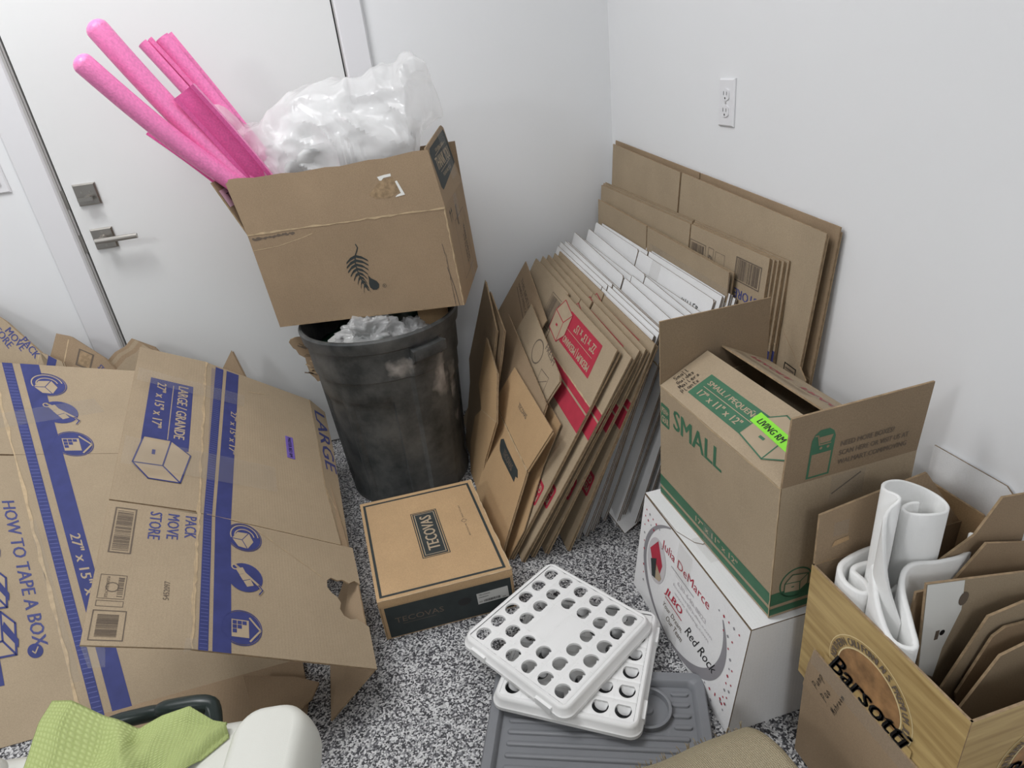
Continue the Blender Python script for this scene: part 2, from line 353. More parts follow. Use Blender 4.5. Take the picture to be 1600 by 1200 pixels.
# ---------------------------------------------------------------- flat print
_tc = {}
def glyphs(s):
    if s not in _tc:
        cu = bpy.data.curves.new('t', 'FONT'); cu.body = s; cu.size = 1; cu.resolution_u = 2; cu.offset = 0.0
        ob = bpy.data.objects.new('t', cu); COL.objects.link(ob)
        dg = bpy.context.evaluated_depsgraph_get(); ev = ob.evaluated_get(dg); me = ev.to_mesh()
        vs = [(q.co.x, q.co.y) for q in me.vertices]; fs = [tuple(p.vertices) for p in me.polygons]
        ev.to_mesh_clear(); bpy.data.objects.remove(ob); bpy.data.curves.remove(cu)
        _tc[s] = (vs, fs)
    return _tc[s]
class Ink:
    """flat print laid on a sheet face"""
    def __init__(s, mb, fr, rot=0, at=(0, 0)): s.mb = mb; s.fr = fr; s.rot = R(rot); s.at = at; s.l = 0.0005
    def P(s, x, y, k=0):
        c, q = math.cos(s.rot), math.sin(s.rot)
        return s.fr.pt(s.at[0] + x*c - y*q, s.at[1] + x*q + y*c, s.l + k*0.0004)
    def poly(s, pts, m, k=0): s.mb.face([s.P(x, y, k) for x, y in pts], m)
    def rect(s, x0, y0, x1, y1, m, k=0): s.poly([(x0, y0), (x1, y0), (x1, y1), (x0, y1)], m, k)
    def rag(s, x0, y0, x1, y1, wd, m, k=1, n=26):
        rg = random.Random(int(x0*9e3+y1*7e3)); d = Vector((x1-x0, y1-y0)); nn = Vector((-d.y, d.x)).normalized(); L = []
        for i in range(n+1): t = i/n; j = rg.uniform(-.25, .25)*wd; L.append((Vector((x0, y0))+d*t+nn*j, wd*rg.uniform(.15, .6)))
        for (a, wa), (b, wb) in zip(L, L[1:]): s.poly([a-nn*wa, b-nn*wb, b+nn*wb, a+nn*wa], m, k)
    def disc(s, x, y, rx, ry, m, k=0, n=28): s.poly([(x+rx*math.cos(2*math.pi*i/n), y+ry*math.sin(2*math.pi*i/n)) for i in range(n)], m, k)
    def line(s, pts, wd, m, k=0):
        for (a, b) in zip(pts, pts[1:]):
            d = Vector((b[0]-a[0], b[1]-a[1]))
            if d.length < 1e-9: continue
            d.normalize(); n = Vector((-d.y, d.x))*wd/2; e = d*wd*0.35
            s.poly([(a[0]-n.x-e.x, a[1]-n.y-e.y), (b[0]-n.x+e.x, b[1]-n.y+e.y), (b[0]+n.x+e.x, b[1]+n.y+e.y), (a[0]+n.x-e.x, a[1]+n.y-e.y)], m, k)
    def ring(s, x, y, rx, ry, wd, m, k=0, a0=0, a1=360, n=36, w2=None):
        for i in range(n):
            t0 = R(a0+(a1-a0)*i/n); t1 = R(a0+(a1-a0)*(i+1)/n)
            wa = wd if w2 is None else wd+(w2-wd)*math.sin(math.pi*i/n); wb = wd if w2 is None else wd+(w2-wd)*math.sin(math.pi*(i+1)/n)
            s.poly([(x+rx*math.cos(t0), y+ry*math.sin(t0)), (x+rx*math.cos(t1), y+ry*math.sin(t1)),
                    (x+(rx-wb)*math.cos(t1), y+(ry-wb)*math.sin(t1)), (x+(rx-wa)*math.cos(t0), y+(ry-wa)*math.sin(t0))], m, k)
    def text(s, t, x, y, wd, h, m, k=0, rot=0, shear=0.0, bold=True):
        """text fitted into a wd x h box whose lower left corner is x, y"""
        vs, fs = glyphs(t)
        if not vs: return
        xs = [p[0] for p in vs]; ys = [p[1] for p in vs]; x0, x1, y0, y1 = min(xs), max(xs), min(ys), max(ys)
        c, q = math.cos(R(rot)), math.sin(R(rot)); out = []
        for a, b in vs:
            b2 = (b-y0)/(y1-y0)*h; a2 = (a-x0)/(x1-x0)*wd + shear*b2
            out.append((x + a2*c - b2*q, y + a2*q + b2*c))
        # bold: the same glyphs printed again, a hair to the side
        for e in ((0,) if not bold else (0, .035, .07) if h > .011 else (0, .04)):
            s.mb.mesh([s.P(px + e*h*c, py + e*h*q, k + e) for px, py in out], fs, m)
    def arc_text(s, t, x, y, rx, ry, a0, a1, h, m, k=0):
        for i, ch in enumerate(t):
            if ch == ' ': continue
            a = R(a0 + (a1-a0)*i/(len(t)-1)); px, py = x+rx*math.cos(a), y+ry*math.sin(a)
            tang = math.degrees(math.atan2(-ry*math.cos(a), rx*math.sin(a)))
            s.text(ch, px, py, h*0.62 if ch not in "'I" else h*0.2, h, m, k, rot=tang)
    def bars(s, x0, y0, x1, y1, n, m, vert=True, k=0, seed=1):
        rg = random.Random(seed); L = (x1-x0) if vert else (y1-y0); p = 0
        while p < L*0.97:
            wd = L/n*rg.choice((0.35, 0.5, 0.9)); 
            if p+wd > L: break
            if vert: s.rect(x0+p, y0, x0+p+wd, y1, m, k)
            else: s.rect(x0, y0+p, x1, y0+p+wd, m, k)
            p += wd + L/n*rg.choice((0.3, 0.5, 0.8))
    def frame(s, x0, y0, x1, y1, wd, m, k=0):
        s.rect(x0, y0, x1, y0+wd, m, k); s.rect(x0, y1-wd, x1, y1, m, k); s.rect(x0, y0+wd, x0+wd, y1-wd, m, k); s.rect(x1-wd, y0+wd, x1, y1-wd, m, k)
    def strokes(s, word, x, y, h, m, wd, k=0, adv=0.8):
        """felt-pen handwriting from single strokes"""
        rg = random.Random(word); cx = x
        for ch in word:
            for st in PEN.get(ch, ()):
                s.line([(cx+(px+rg.uniform(-.05, .05))*h*0.62, y+(py+rg.uniform(-.05, .05))*h) for px, py in st], wd, m, k)
            cx += h*0.62*(adv if ch != ' ' else 0.6)*1.25
PEN = {'a': [[(.8,.5),(.3,.55),(.1,.2),(.4,0),(.8,.2),(.8,.5),(.85,0)]], 'b': [[(.1,1),(.1,0),(.6,.05),(.7,.4),(.1,.45)]], 'e': [[(.1,.3),(.8,.35),(.5,.6),(.1,.3),(.4,0),(.8,.1)]],
       'd': [[(.8,1),(.8,0),(.2,.1),(.2,.45),(.8,.4)]], 'f': [[(.8,.95),(.4,.9),(.35,-.2)],[(.1,.5),(.7,.5)]], 'g': [[(.8,.5),(.2,.5),(.2,.1),(.8,.15),(.8,.5),(.7,-.35),(.2,-.3)]], 'h': [[(.1,1),(.1,0)],[(.1,.4),(.5,.55),(.7,.4),(.75,0)]],
       'i': [[(.4,.5),(.45,0)],[(.4,.75),(.45,.8)]], 'l': [[(.35,1),(.35,.1),(.6,0)]], 'm': [[(.05,0),(.1,.5),(.4,.5),(.45,0)],[(.45,.4),(.8,.5),(.85,0)]], 'n': [[(.1,0),(.15,.5),(.6,.5),(.75,0)]],
       'o': [[(.4,.55),(.1,.3),(.4,0),(.75,.25),(.4,.55)]], 'p': [[(.15,.5),(.1,-.4)],[(.15,.45),(.6,.55),(.7,.2),(.15,.05)]], 'r': [[(.15,.5),(.15,0)],[(.15,.3),(.7,.55)]], 's': [[(.7,.5),(.2,.45),(.65,.15),(.1,0)]],
       't': [[(.4,.9),(.4,.05),(.7,0)],[(.1,.6),(.75,.6)]], 'u': [[(.1,.5),(.2,.05),(.6,.05),(.7,.5),(.8,0)]], 'w': [[(.05,.5),(.2,0),(.45,.4),(.65,0),(.85,.5)]], 'y': [[(.1,.5),(.4,.1)],[(.8,.5),(.2,-.4)]],
       'P': [[(.1,0),(.15,1),(.7,.9),(.65,.5),(.15,.45)]], 'M': [[(.05,0),(.15,1),(.45,.3),(.75,1),(.9,0)]], 'S': [[(.8,.9),(.2,.9),(.2,.55),(.75,.4),(.6,.02),(.1,.05)]], 'G': [[(.8,.9),(.2,.7),(.2,.1),(.8,.1),(.8,.45),(.5,.45)]], 'T': [[(.05,1),(.9,.95)],[(.45,1),(.45,0)]],
       'I': [[(.4,1),(.4,0)]], 'L': [[(.2,1),(.2,0),(.7,.05)]], 'E': [[(.75,1),(.2,.95),(.2,0),(.8,.05)],[(.2,.5),(.65,.5)]], 'R': [[(.15,0),(.15,1),(.7,.85),(.2,.5),(.8,0)]], 'B': [[(.15,0),(.15,1),(.65,.8),(.2,.5),(.75,.25),(.15,0)]], 'N': [[(.1,0),(.15,1),(.7,0),(.75,1)]]}

def icon_turn(k, x, y, r, c=BLUE, bg=KPRINT):
    k.disc(x, y, r, r, c, 1); k.ring(x, y, r*1.08, r*1.08, r*.05, c, 1)
    k.ring(x-r*.08, y+r*.02, r*.86, r*.86, r*.07, bg, 2, 95, 290); k.ring(x-r*.02, y+r*.02, r*.62, r*.62, r*.07, bg, 2, 100, 280)
    k.poly([(x-r*.35, y+r*.3), (x+r*.25, y+r*.55), (x+r*.85, y+r*.2), (x+r*.25, y-r*.1)], bg, 2); k.poly([(x-r*.35, y+r*.24), (x+r*.22, y-r*.14), (x+r*.22, y-r*.7), (x-r*.3, y-r*.4)], bg, 2)
    k.poly([(x+r*.28, y-r*.14), (x+r*.85, y+r*.14), (x+r*.8, y-r*.35), (x+r*.28, y-r*.7)], bg, 2)
def icon_truck(k, x, y, r, c=BLUE, bg=KPRINT):
    k.disc(x, y, r, r, c, 1)
    for i, (bx, by) in enumerate(((-.5, -.55), (-.12, -.35), (.28, -.12))):
        k.poly([(x+r*(bx), y+r*by), (x+r*(bx+.36), y+r*(by+.2)), (x+r*(bx+.2), y+r*(by+.58)), (x+r*(bx-.18), y+r*(by+.4))], bg, 2)
    k.line([(x-r*.75, y-r*.55), (x+r*.45, y+r*.75), (x+r*.75, y+r*.95), (x+r*1.05, y+r*.75)], r*.14, bg, 3); k.line([(x+r*.45, y+r*.75), (x+r*.75, y+r*.95), (x+r*1.05, y+r*.75)], r*.07, c, 4)
    k.ring(x-r*.62, y-r*.6, r*.2, r*.2, r*.07, bg, 3)
def icon_store(k, x, y, r, c=BLUE, bg=KPRINT):
    k.disc(x, y, r, r, c, 1); k.ring(x, y, r*1.08, r*1.08, r*.05, c, 1)
    k.poly([(x-r*.55, y-r*.6), (x+r*.7, y-r*.6), (x+r*.7, y+r*.45), (x+r*.08, y+r*1.02), (x-r*.55, y+r*.45)], c, 2)
    k.line([(x-r*.62, y+r*.42), (x+r*.08, y+r*.98), (x+r*.78, y+r*.42)], r*.1, bg, 3)
    k.rect(x-r*.45, y-r*.55, x+r*.6, y+r*.36, bg, 3)
    for i in range(3):
        for j in range(3-i): k.rect(x-r*.38+r*.26*i, y-r*.5+r*.26*j, x-r*.16+r*.26*i, y-r*.28+r*.26*j, c, 4)
def icon_box(k, x, y, wd, h, c, bg=KPRINT, lw=.004):
    """line drawing of a carton seen from a corner"""
    p = [(x, y+h*.62), (x+wd*.3, y+h), (x+wd, y+h*.85), (x+wd, y+h*.3), (x+wd*.68, y), (x, y+h*.12)]
    k.poly(p, bg, 2); k.line(p+[p[0]], lw, c, 3); m_ = (x+wd*.66, y+h*.52)
    k.line([p[0], m_, p[2]], lw, c, 3); k.line([m_, p[4]], lw, c, 3); k.rect(x+wd*.3, y+h*.3, x+wd*.42, y+h*.36, c, 3)

# ---------------------------------------------------------------- room shell
b = MB(); b.box((-5, -6.5, -0.05), (0.12, 0.12, 0.0), FLOORM); struct(b.build('floor'))
b = MB(); b.box((-5, -6.5, 2.7), (0.12, 0.12, 2.8), CEILM); struct(b.build('ceiling'))
b = MB(); b.box((0, -6.5, 0), (0.12, 0.12, 2.7), WALLM); struct(b.build('wall_right'))
b = MB(); b.box((-5.1, -6.5, 0), (-5, 0.12, 2.7), WALLM); struct(b.build('wall_left'))
b = MB(); b.box((-5, -6.6, 0), (0.12, -6.5, 2.7), WALLM); struct(b.build('wall_front'))
b = MB(); b.box((-0.903, 0, 0), (0.0, 0.12, 2.7), WALLM); b.box((-5, 0, 0), (-1.828, 0.12, 2.7), WALLM); b.box((-1.828, 0, 2.06), (-0.903, 0.12, 2.7), WALLM)
b.box((-1.9, 0.09, 0), (-0.85, 0.12, 2.06), GAPM); struct(b.build('wall_back'))
def casing(name, x0, x1):
    b = MB(); pr = [(x0, 0), (x0, -0.010), (x0+.006, -0.016), (x1-.006, -0.016), (x1, -0.010), (x1, 0)]
    v = [(x, y, z) for z in (0, 2.15) for x, y in pr]
    b.mesh(v, [(i, i+1, i+7, i+6) for i in range(5)] + [(0, 6, 11, 5), (5, 4, 3, 2, 1, 0), (6, 7, 8, 9, 10, 11)], TRIMM)
    struct(b.build(name, recalc=True))
casing('trim_1', -1.928, -1.840); casing('trim_2', -0.900, -0.814)
b = MB(); b.box((-1.840, -0.012, 0), (-1.833, 0.0, 2.06), SEALM); b.box((-1.833, -0.007, 0), (-1.8275, 0.05, 2.06), SEALM)
b.box((-0.9045, -0.007, 0), (-0.900, 0.05, 2.06), SEALM); struct(b.build('trim_3'))

# door slab with its hardware
d = bpy.data.objects.new('door_1', None); COL.objects.link(d); d.location = (-1.364, 0, 0); d['base'] = (-1.364, 0, 0); d['kind'] = 'structure'
d['label'] = 'white flush door with satin nickel lever and deadbolt'
b = MB(); b.box((-1.8215, -0.008, 0.006), (-0.9085, 0.036, 2.05), DOORM); b.build('door_slab', d)
def rose(zc, name):
    xc = -1.761; h = .0325
    b = MB()
    q = [(xc-h, zc-h), (xc+h, zc-h), (xc+h, zc+h), (xc-h, zc+h)]; e = .004
    o = [(x, -0.008, z) for x, z in q]; i1 = [(x, -0.014, z) for x, z in q]; i2 = [(x+(e if x < xc else -e), -0.018, z+(e if z < zc else -e)) for x, z in q]
    b.mesh(o+i1+i2, [(0,1,5,4),(1,2,6,5),(2,3,7,6),(3,0,4,7),(4,5,9,8),(5,6,10,9),(6,7,11,10),(7,4,8,11),(8,9,10,11)], DSTEEL)
    for sx, sz in (((-.012, .008), (.012, .008)) if name == 'deadbolt' else ((0, .022), (0, -.022))):
        b.tube([(xc+sx, -0.018, zc+sz), (xc+sx, -0.0195, zc+sz)], .0035, STEEL, 8)
    return sub(b.build(name, d, recalc=True), d['base'])
db = rose(1.0526, 'deadbolt')
b = MB(); b.tube([(-1.758, -0.018, 1.043), (-1.758, -0.034, 1.043)], .009, STEEL, 14); b.box((-1.783, -0.046, 1.036), (-1.742, -0.034, 1.046), STEEL); b.build('thumb_turn', db)
lv = rose(0.914, 'door_lever')
b = MB(); b.tube([(-1.761, -0.018, 0.914), (-1.761, -0.026, 0.914), (-1.761, -0.048, 0.914)], [.013, .011, .010], STEEL, 14)
b.tube([(-1.776, -0.055, 0.914), (-1.70, -0.057, 0.914), (-1.652, -0.057, 0.914)], [.0085, .0085, .008], STEEL, 12); b.build('handle', lv)
for zc in (1.045, 0.905):
    b = MB(); b.box((-1.834, -0.009, zc-.028), (-1.824, 0.01, zc+.028), DSTEEL); b.build('strike_plate', d)

def wall_plate(name, label, cat, O, U, W, H):
    fr = Fr(O, U, (0, 0, 1)); t = thing(name, label, cat, O); e = .004
    b = MB(); q = [(0, 0), (W, 0), (W, H), (0, H)]
    A = [fr.pt(u, v, 0) for u, v in q]; B = [fr.pt(u, v, .003) for u, v in q]; Cc = [fr.pt(u+(e if u == 0 else -e), v+(e if v == 0 else -e), .0065) for u, v in q]
    b.mesh(A+B+Cc, [(0,1,5,4),(1,2,6,5),(2,3,7,6),(3,0,4,7),(4,5,9,8),(5,6,10,9),(6,7,11,10),(7,4,8,11),(8,9,10,11)], PLATEM); b.build('cover_plate', t, recalc=True)
    return fr, t
fr, t = wall_plate('wall_outlet', 'white duplex power outlet on the right wall', 'outlet', (-0.0005, -0.733, 1.0719), (0, -1, 0), .070, .114)
for zc in (.057+.0195, .057-.0195):
    b = MB(); pts = [(.035+.0165*math.copysign(min(abs(math.cos(a))*1.25, 1), math.cos(a)), zc+.0145*math.sin(a)) for a in [2*math.pi*i/24 for i in range(24)]]
    f2 = Fr(fr.pt(0, 0, .009), fr.U, fr.V); b.slab(f2, pts, .004, PLATEM, PLATEM)
    k = Ink(b, f2); k.rect(.027, zc-.001, .029, zc+.008, SLOTM); k.rect(.041, zc-.001, .043, zc+.007, SLOTM); k.disc(.035, zc-.008, .0025, .0025, SLOTM, n=10); b.build('receptacle', t)
b = MB(); b.tube([fr.pt(.035, .057, .006), fr.pt(.035, .057, .0075)], .003, SEALM, 10); b.build('screw', t)
fr, t = wall_plate('light_switch', 'white light switch plate on the door wall, left of the door', 'switch', (-2.078, -0.0005, 1.088), (1, 0, 0), .115, .114)
for u0 in (.018, .064):
    b = MB(); f2 = Fr(fr.pt(0, 0, .010), fr.U, fr.V); b.slab(f2, [(u0, .024), (u0+.033, .024), (u0+.033, .09), (u0, .09)], .004, PLATEM, PLATEM); b.build('rocker', t)

# ---------------------------------------------------------------- cartons
def wallslab(name, root, fr, W, H, ink=None, face=KRAFT, edge=KEDGE, t=.004, back=None, poly=None):
    b = MB(); e = .0008; b.slab(fr, poly or [(e, 0), (W-e, 0), (W-e, H), (e, H)], t, face, edge, back or face)
    if ink: ink(Ink(b, fr))
    return b.build(name, root)
Z3 = Vector((0, 0, 1))

# white carton with the estate agent's print, on the floor
def julia(k):
    k.ring(.235, .150, .175, .150, .004, GREYINK, 0, 35, -100, 40, w2=.026); k.ring(.235, .150, .205, .155, .004, GREYINK, 0, 118, 262, 40, w2=.016)
    k.text('Julia DeMarce', .112, .206, .215, .030, RED, 1, bold=False); k.rect(.165, .196, .27, .198, GREYINK, 1)
    k.text('630-640-8823', .20, .172, .125, .012, PALEINK, 1); k.text('homes@julia.com', .185, .154, .17, .011, PALEINK, 1); k.text('www.listing.com', .195, .137, .15, .011, PALEINK, 1)
    k.text('JLBO', .152, .103, .078, .028, RED, 1, shear=.3); k.rect(.16, .098, .24, .101, RED, 1)
    k.text('Red Rock', .258, .083, .120, .030, BLACKINK, 1, shear=.5, bold=False)
    k.text('Your Dream,', .15, .066, .095, .018, BROWNINK, 1, shear=.4, bold=False); k.text('Our Team', .175, .043, .075, .018, BROWNINK, 1, shear=.4, bold=False)
    k.disc(.098, .158, .046, .062, PALEINK, 1); k.poly([(.062, .17), (.095, .215), (.128, .165), (.118, .12), (.095, .135), (.075, .15)], RED, 2)
    k.poly([(.072, .145), (.098, .165), (.104, .108), (.088, .104)], DARK, 3); k.poly([(.104, .108), (.102, .15), (.132, .13), (.125, .115)], KPRINT, 3)
    rg = random.Random(3)
    for (x0, y0, dx, dy, n) in ((.02, .255, .018, -.002, 5), (.018, .235, .016, -.003, 4), (.020, .21, .004, -.022, 8), (.36, .245, .018, .001, 5), (.385, .215, .016, 0, 3), (.41, .19, .012, -.018, 3), (.425, .15, 0, -.02, 6), (.44, .12, -.002, -.02, 5), (.33, .02, .02, 0, 4), (.36, .038, .02, .004, 4), (.40, .05, .018, .006, 3)):
        for i in range(n):
            s = .0028 + .0012*(i % 2); x, y = x0+dx*i, y0+dy*i; k.poly([(x-s, y), (x, y-s), (x+s, y), (x, y+s)], RED if (i+int(x0*100)) % 3 else GREYINK, 1)
jb = (-0.28, -1.375, 0)
J = thing('shipping_carton', 'white carton with red and grey estate agent print under the green-printed box', 'box', jb)
jx0, jx1, jy0, jy1, jh = -0.423, -0.13, -1.607, -1.148, 0.284
wallslab('printed_panel', J, Fr((jx0-.038, jy1, .001), (0, -1, 0), Vector((.038, 0, jh)).normalized()), jy1-jy0, jh+.002, julia, WBOARD, WEDGE)
wallslab('end_panel', J, Fr((jx0-.038, jy0, .001), (1, 0, 0), (0, 0, 1)), jx1-jx0, jh, None, WBOARD, WEDGE, poly=[(0.002, 0), (jx1-jx0+.038, 0), (jx1-jx0+.038, jh), (.040, jh)])
wallslab('side_panel', J, Fr((jx1, jy0, .001), (0, 1, 0), (0, 0, 1)), jy1-jy0, jh, None, WBOARD, WEDGE)
wallslab('end_panel', J, Fr((jx1, jy1, .001), (-1, 0, 0), (0, 0, 1)), jx1-jx0, jh, None, WBOARD, WEDGE)
ft = Fr((jx0, jy0, jh+.004), (1, 0, 0), (0, 1, 0))
wallslab('top_flap', J, ft, 0, 0, None, WBOARD, WEDGE, t=.003, poly=[(.002, 0), (.29, 0), (.29, .459), (.002, .459)])
wallslab('top_flap', J, Fr(ft.pt(0, 0, .003), (1, 0, 0.0), (0, 1, 0), (0, 0, 1)), 0, 0, None, WBOARD, WEDGE, t=.002, poly=[(.001, .458), (.003, .300), (.022, .252), (.036, .240), (.075, .255), (.12, .30), (.12, .458)])
b = MB(); kk = Ink(b, Fr(ft.pt(0, .0, .004), (1, 0, 0), (0, 1, 0))); kk.rect(.02, .18, .044, .262, TAPE, 1); b.build('tape_strip', J)
b = MB(); kk = Ink(b, Fr((jx0-.038, jy1, .001), (0, -1, 0), Vector((.038, 0, jh)).normalized())); kk.rect(.185, .19, .245, .282, TAPE, 6); kk.rect(.16, .01, .235, .115, TAPE, 6); b.build('tape_strip', J)

# kraft carton with green print standing on it
yaw = 1.5936; Ld = Vector((math.cos(yaw), math.sin(yaw), 0)); Wd = Vector((math.sin(yaw), -math.cos(yaw), 0))
sB = Vector((-0.378, -1.5957, 0.2905)); SL, SW, SH = .432, .279, .303
S = thing('moving_box', 'small kraft moving box with green print and lime label, open on the white carton', 'box', tuple(sB + Ld*SL/2 + Wd*SW/2))
def small_left(k):
    k.rag(0, SH-.001, SL, SH-.001, .004, CREASE); k.rag(SL-.0015, .0, SL-.0015, SH, .003, CREASE)
    k.poly([(.008, .206), (.040, .206), (.044, .210), (.044, .258), (.040, .262), (.008, .262), (.004, .258), (.004, .210)], GREEN)
    k.text('PEN+', .009, .238, .030, .015, KPRINT, 1); k.text('GEAR', .008, .214, .032, .017, KPRINT, 1)
    k.text('SMALL', .062, .222, .19, .050, GREEN)
    k.rect(0, .030, SL, .060, GREEN); k.rect(0, .006, SL, .022, GREEN); k.text('17" x 11" x 12"', .165, .037, .16, .015, KPRINT, 1)
def small_near(k):
    k.rect(0, .030, SW, .060, GREEN); k.rect(0, .006, SW, .022, GREEN); k.ring(.052, .073, .036, .036, .0035, GREEN); icon_box(k, .027, .050, .05, .045, GREEN, lw=.002)
frL = Fr(sB + Ld*SL, -Ld, Z3); frN = Fr(sB, Wd, Z3)
wallslab('side_panel', S, frL, SL, SH, small_left)
wallslab('end_panel', S, frN, SW, SH, small_near)
wallslab('side_panel', S, Fr(sB + Wd*SW, Ld, Z3), SL, SH)
wallslab('end_panel', S, Fr(sB + Wd*SW + Ld*SL, -Wd, Z3), SW, SH)
wallslab('bottom_panel', S, Fr(sB + Z3*.004 + Ld*.004 + Wd*.004, Wd, Ld), SW-.008, SL-.008, t=.003)
T = sB + Z3*SH
def small_flap(k):
    k.rect(.078, .028, .285, .092, GREEN); k.rect(.095, .059, .275, .0605, KPRINT, 1)
    k.text('SMALL / PEQUEÑO', .095, .066, .175, .017, KPRINT, 1); k.text('17" x 11" x 12"', .10, .037, .15, .016, KPRINT, 1)
    icon_box(k, .268, .018, .125, .094, GREEN, lw=.0028)
    for i, wv in enumerate(('Small', 'Guides', 'Mailers', 'Plants')):
        kk = Ink(k.mb, k.fr, 90, (.022+.017*i, .030-.004*i)); kk.strokes(wv, 0, 0, .0125, BLACKINK, .0013, 3)
vl = Vector((.118, 0, .062)).normalized(); fl_ = Fr(T + Ld*SL, -Ld, vl)
o = wallslab('top_flap', S, fl_, SL, .132, small_flap); sub(o, S['base'])
b = MB(); f2 = Fr(fl_.pt(.258, .062, .0022), (fl_.U*.995 - fl_.V*.06).normalized(), (fl_.V*.995 + fl_.U*.06).normalized()); b.slab(f2, [(0, 0), (.132, 0), (.132, .026), (0, .026)], .0008, LIME, LIME)
Ink(b, f2).text('LIVING RM', .014, .006, .078, .013, BLACKINK, shear=.15); o2 = b.build('lime_label', S); o2['label'] = 'lime green room label reading LIVING RM'
vr = Vector((-.124, 0, .065)).normalized()
def small_rear(k):
    k.text('FRAGILE', .20, .060, .16, .020, RED, 1, shear=.2); k.text('FRAGILE', .03, .060, .13, .020, RED, 1, shear=.2)
    for i in range(4): k.line([(.02, .095+.006*i), (.26, .10+.006*i)], .0012, BROWNINK)
frR = Fr(T + Wd*SW + Ld*SL, -Ld, vr, vr.cross(Ld)); frR.N = -frR.N if frR.N.z < 0 else frR.N
wallslab('top_flap', S, frR, SL, .138, small_rear)
b = MB(); kk = Ink(b, frR); kk.rect(.02, .045, .41, .092, TAPE, 4); b.build('tape_strip', S)
def small_short(k):
    c = GREEN; k.poly([(.046, .006), (.092, .006), (.092, .085), (.087, .096), (.078, .103), (.060, .103), (.051, .096), (.046, .085)], c); k.rect(.050, .010, .088, .056, KRAFTIN, 1)
    k.line([(.052, .093), (.057, .093), (.062, .073), (.084, .073)], .0024, KRAFTIN, 1); k.poly([(.060, .089), (.087, .089), (.083, .076), (.063, .076)], KRAFTIN, 1); k.disc(.066, .066, .0028, .0028, KRAFTIN, 1, 10); k.disc(.080, .066, .0028, .0028, KRAFTIN, 1, 10)
    for i, tx in enumerate(('NEED MORE BOXES?', 'SCAN HERE OR VISIT US AT', 'WALMART.COM/MOVING')): k.text(tx, .106, .058-.019*i, (.108, .142, .142)[i], .0105, BROWNINK, 1)
wallslab('top_flap', S, Fr(T, Wd, Vector((0.02, -.04, 1)).normalized()), SW, .14, small_short, KRAFTIN, back=KRAFTIN)
wallslab('top_flap', S, Fr(T + Ld*SL, Wd, Vector((0, 0.012, 1)).normalized(), (0, -1, 0)), SW, .154, None, KRAFTIN)
b = MB(); kk = Ink(b, frN); kk.rect(.10, .245, .17, .30, TAPE, 2); kk.line([(.105, .262), (.16, .292)], .003, BROWNINK, 1); b.build('tape_strip', S)
b = MB(); kk = Ink(b, frL); kk.rect(.20, .0, .238, .06, TAPE, 4); b.build('tape_strip', S)

# boot carton on the floor before the bin
b0 = Vector((-1.123, -1.103, 0.0)); BU = Vector((.342, -.010, 0)).normalized(); BV = Vector((-.020, .432, 0)).normalized(); BL_, BW_, BH_ = .345, .432, .130
T_ = thing('boot_box', 'flat kraft boot carton with dark green lettering on the floor before the bin', 'box', tuple(b0 + BU*.17 + BV*.21))
def boot_front(k):
    k.rect(.012, .003, .338, .104, DARK); k.text('TECOVAS', .032, .048, .125, .017, BROWNINK, 1, bold=False); k.rect(.05, .041, .135, .042, BROWNINK, 1)
def boot_top(k):
    k.rag(0, .001, BL_, .001, .004, CREASE); k.rag(BL_-.001, 0, BL_-.001, BW_, .004, CREASE)
    k.frame(.008, .012, .333, .418, .007, DARK)
    k.rect(.142, .125, .208, .320, DARK); k.frame(.146, .130, .204, .315, .002, KPRINT, 1); k.frame(.137, .120, .213, .325, .0025, DARK, 0)
    k.text('TECOVAS', .192, .146, .154, .033, KPRINT, 1, rot=90)
    k.ring(.278, .24, .009, .009, .002, BROWNINK, n=4); k.text('MADE TO LAST', .281, .255, .06, .004, BROWNINK, rot=90); k.text('RECYCLE ME', .281, .17, .055, .004, BROWNINK, rot=90)
fF = Fr(b0, BU, Z3); fT = Fr(b0 + Z3*BH_, BU, BV)
lid = wallslab('lid', T_, fT, 0, 0, boot_top, KRAFT3, poly=[(0, 0), (BL_, 0), (BL_, BW_), (0, BW_)], t=.003)
b = MB(); f2 = Fr(b0 + BV*.002, BU, Z3); hole = [(.212+.017*math.cos(2*math.pi*i/20), .062+.0125*math.sin(2*math.pi*i/20)) for i in range(20)]
b.slab(f2, [(0, 0), (BL_, 0), (BL_, BH_-.004), (0, BH_-.004)], .003, KRAFT3, KEDGE); k = Ink(b, f2); boot_front(k); k.poly(hole, SLOTM, 2); b.build('front_panel', T_)
b = MB(); f3 = Fr(f2.pt(.246, .040, .0012), (BU*.998 + Z3*.03).normalized(), (Z3*.998 - BU*.03).normalized()); b.slab(f3, [(0, 0), (.083, 0), (.083, .036), (0, .036)], .0006, PAPERW, PAPERW); k = Ink(b, f3)
k.text('TECOVAS', .005, .028, .03, .0045, BLACKINK); k.bars(.016, .004, .062, .012, 26, BLACKINK, seed=4); k.text('10 D', .004, .005, .008, .005, BROWNINK); k.rect(.004, .021, .03, .0225, BLACKINK); k.rect(.065, .004, .075, .006, BROWNINK); b.build('size_label', T_)
wallslab('side_panel', T_, Fr(b0 + BU*(BL_-.002), BV, Z3), BW_, BH_-.004, None, KRAFT3, t=.003)
wallslab('side_panel', T_, Fr(b0 + BV*BW_ + BU*.002, -BV, Z3), BW_, BH_-.004, None, KRAFT3, t=.003)
wallslab('back_panel', T_, Fr(b0 + BU*BL_ + BV*(BW_-.002), -BU, Z3), BL_, BH_-.004, None, KRAFT3, t=.003)
b = MB(); q = Fr(b0 - BV*.0015 + Z3*(BH_-.018), BU, Z3); b.slab(q, [(0.0, 0), (BL_, 0), (BL_, .018), (0.0, .018)], .002, KRAFT3, KEDGE); b.build('lid_lip', T_)

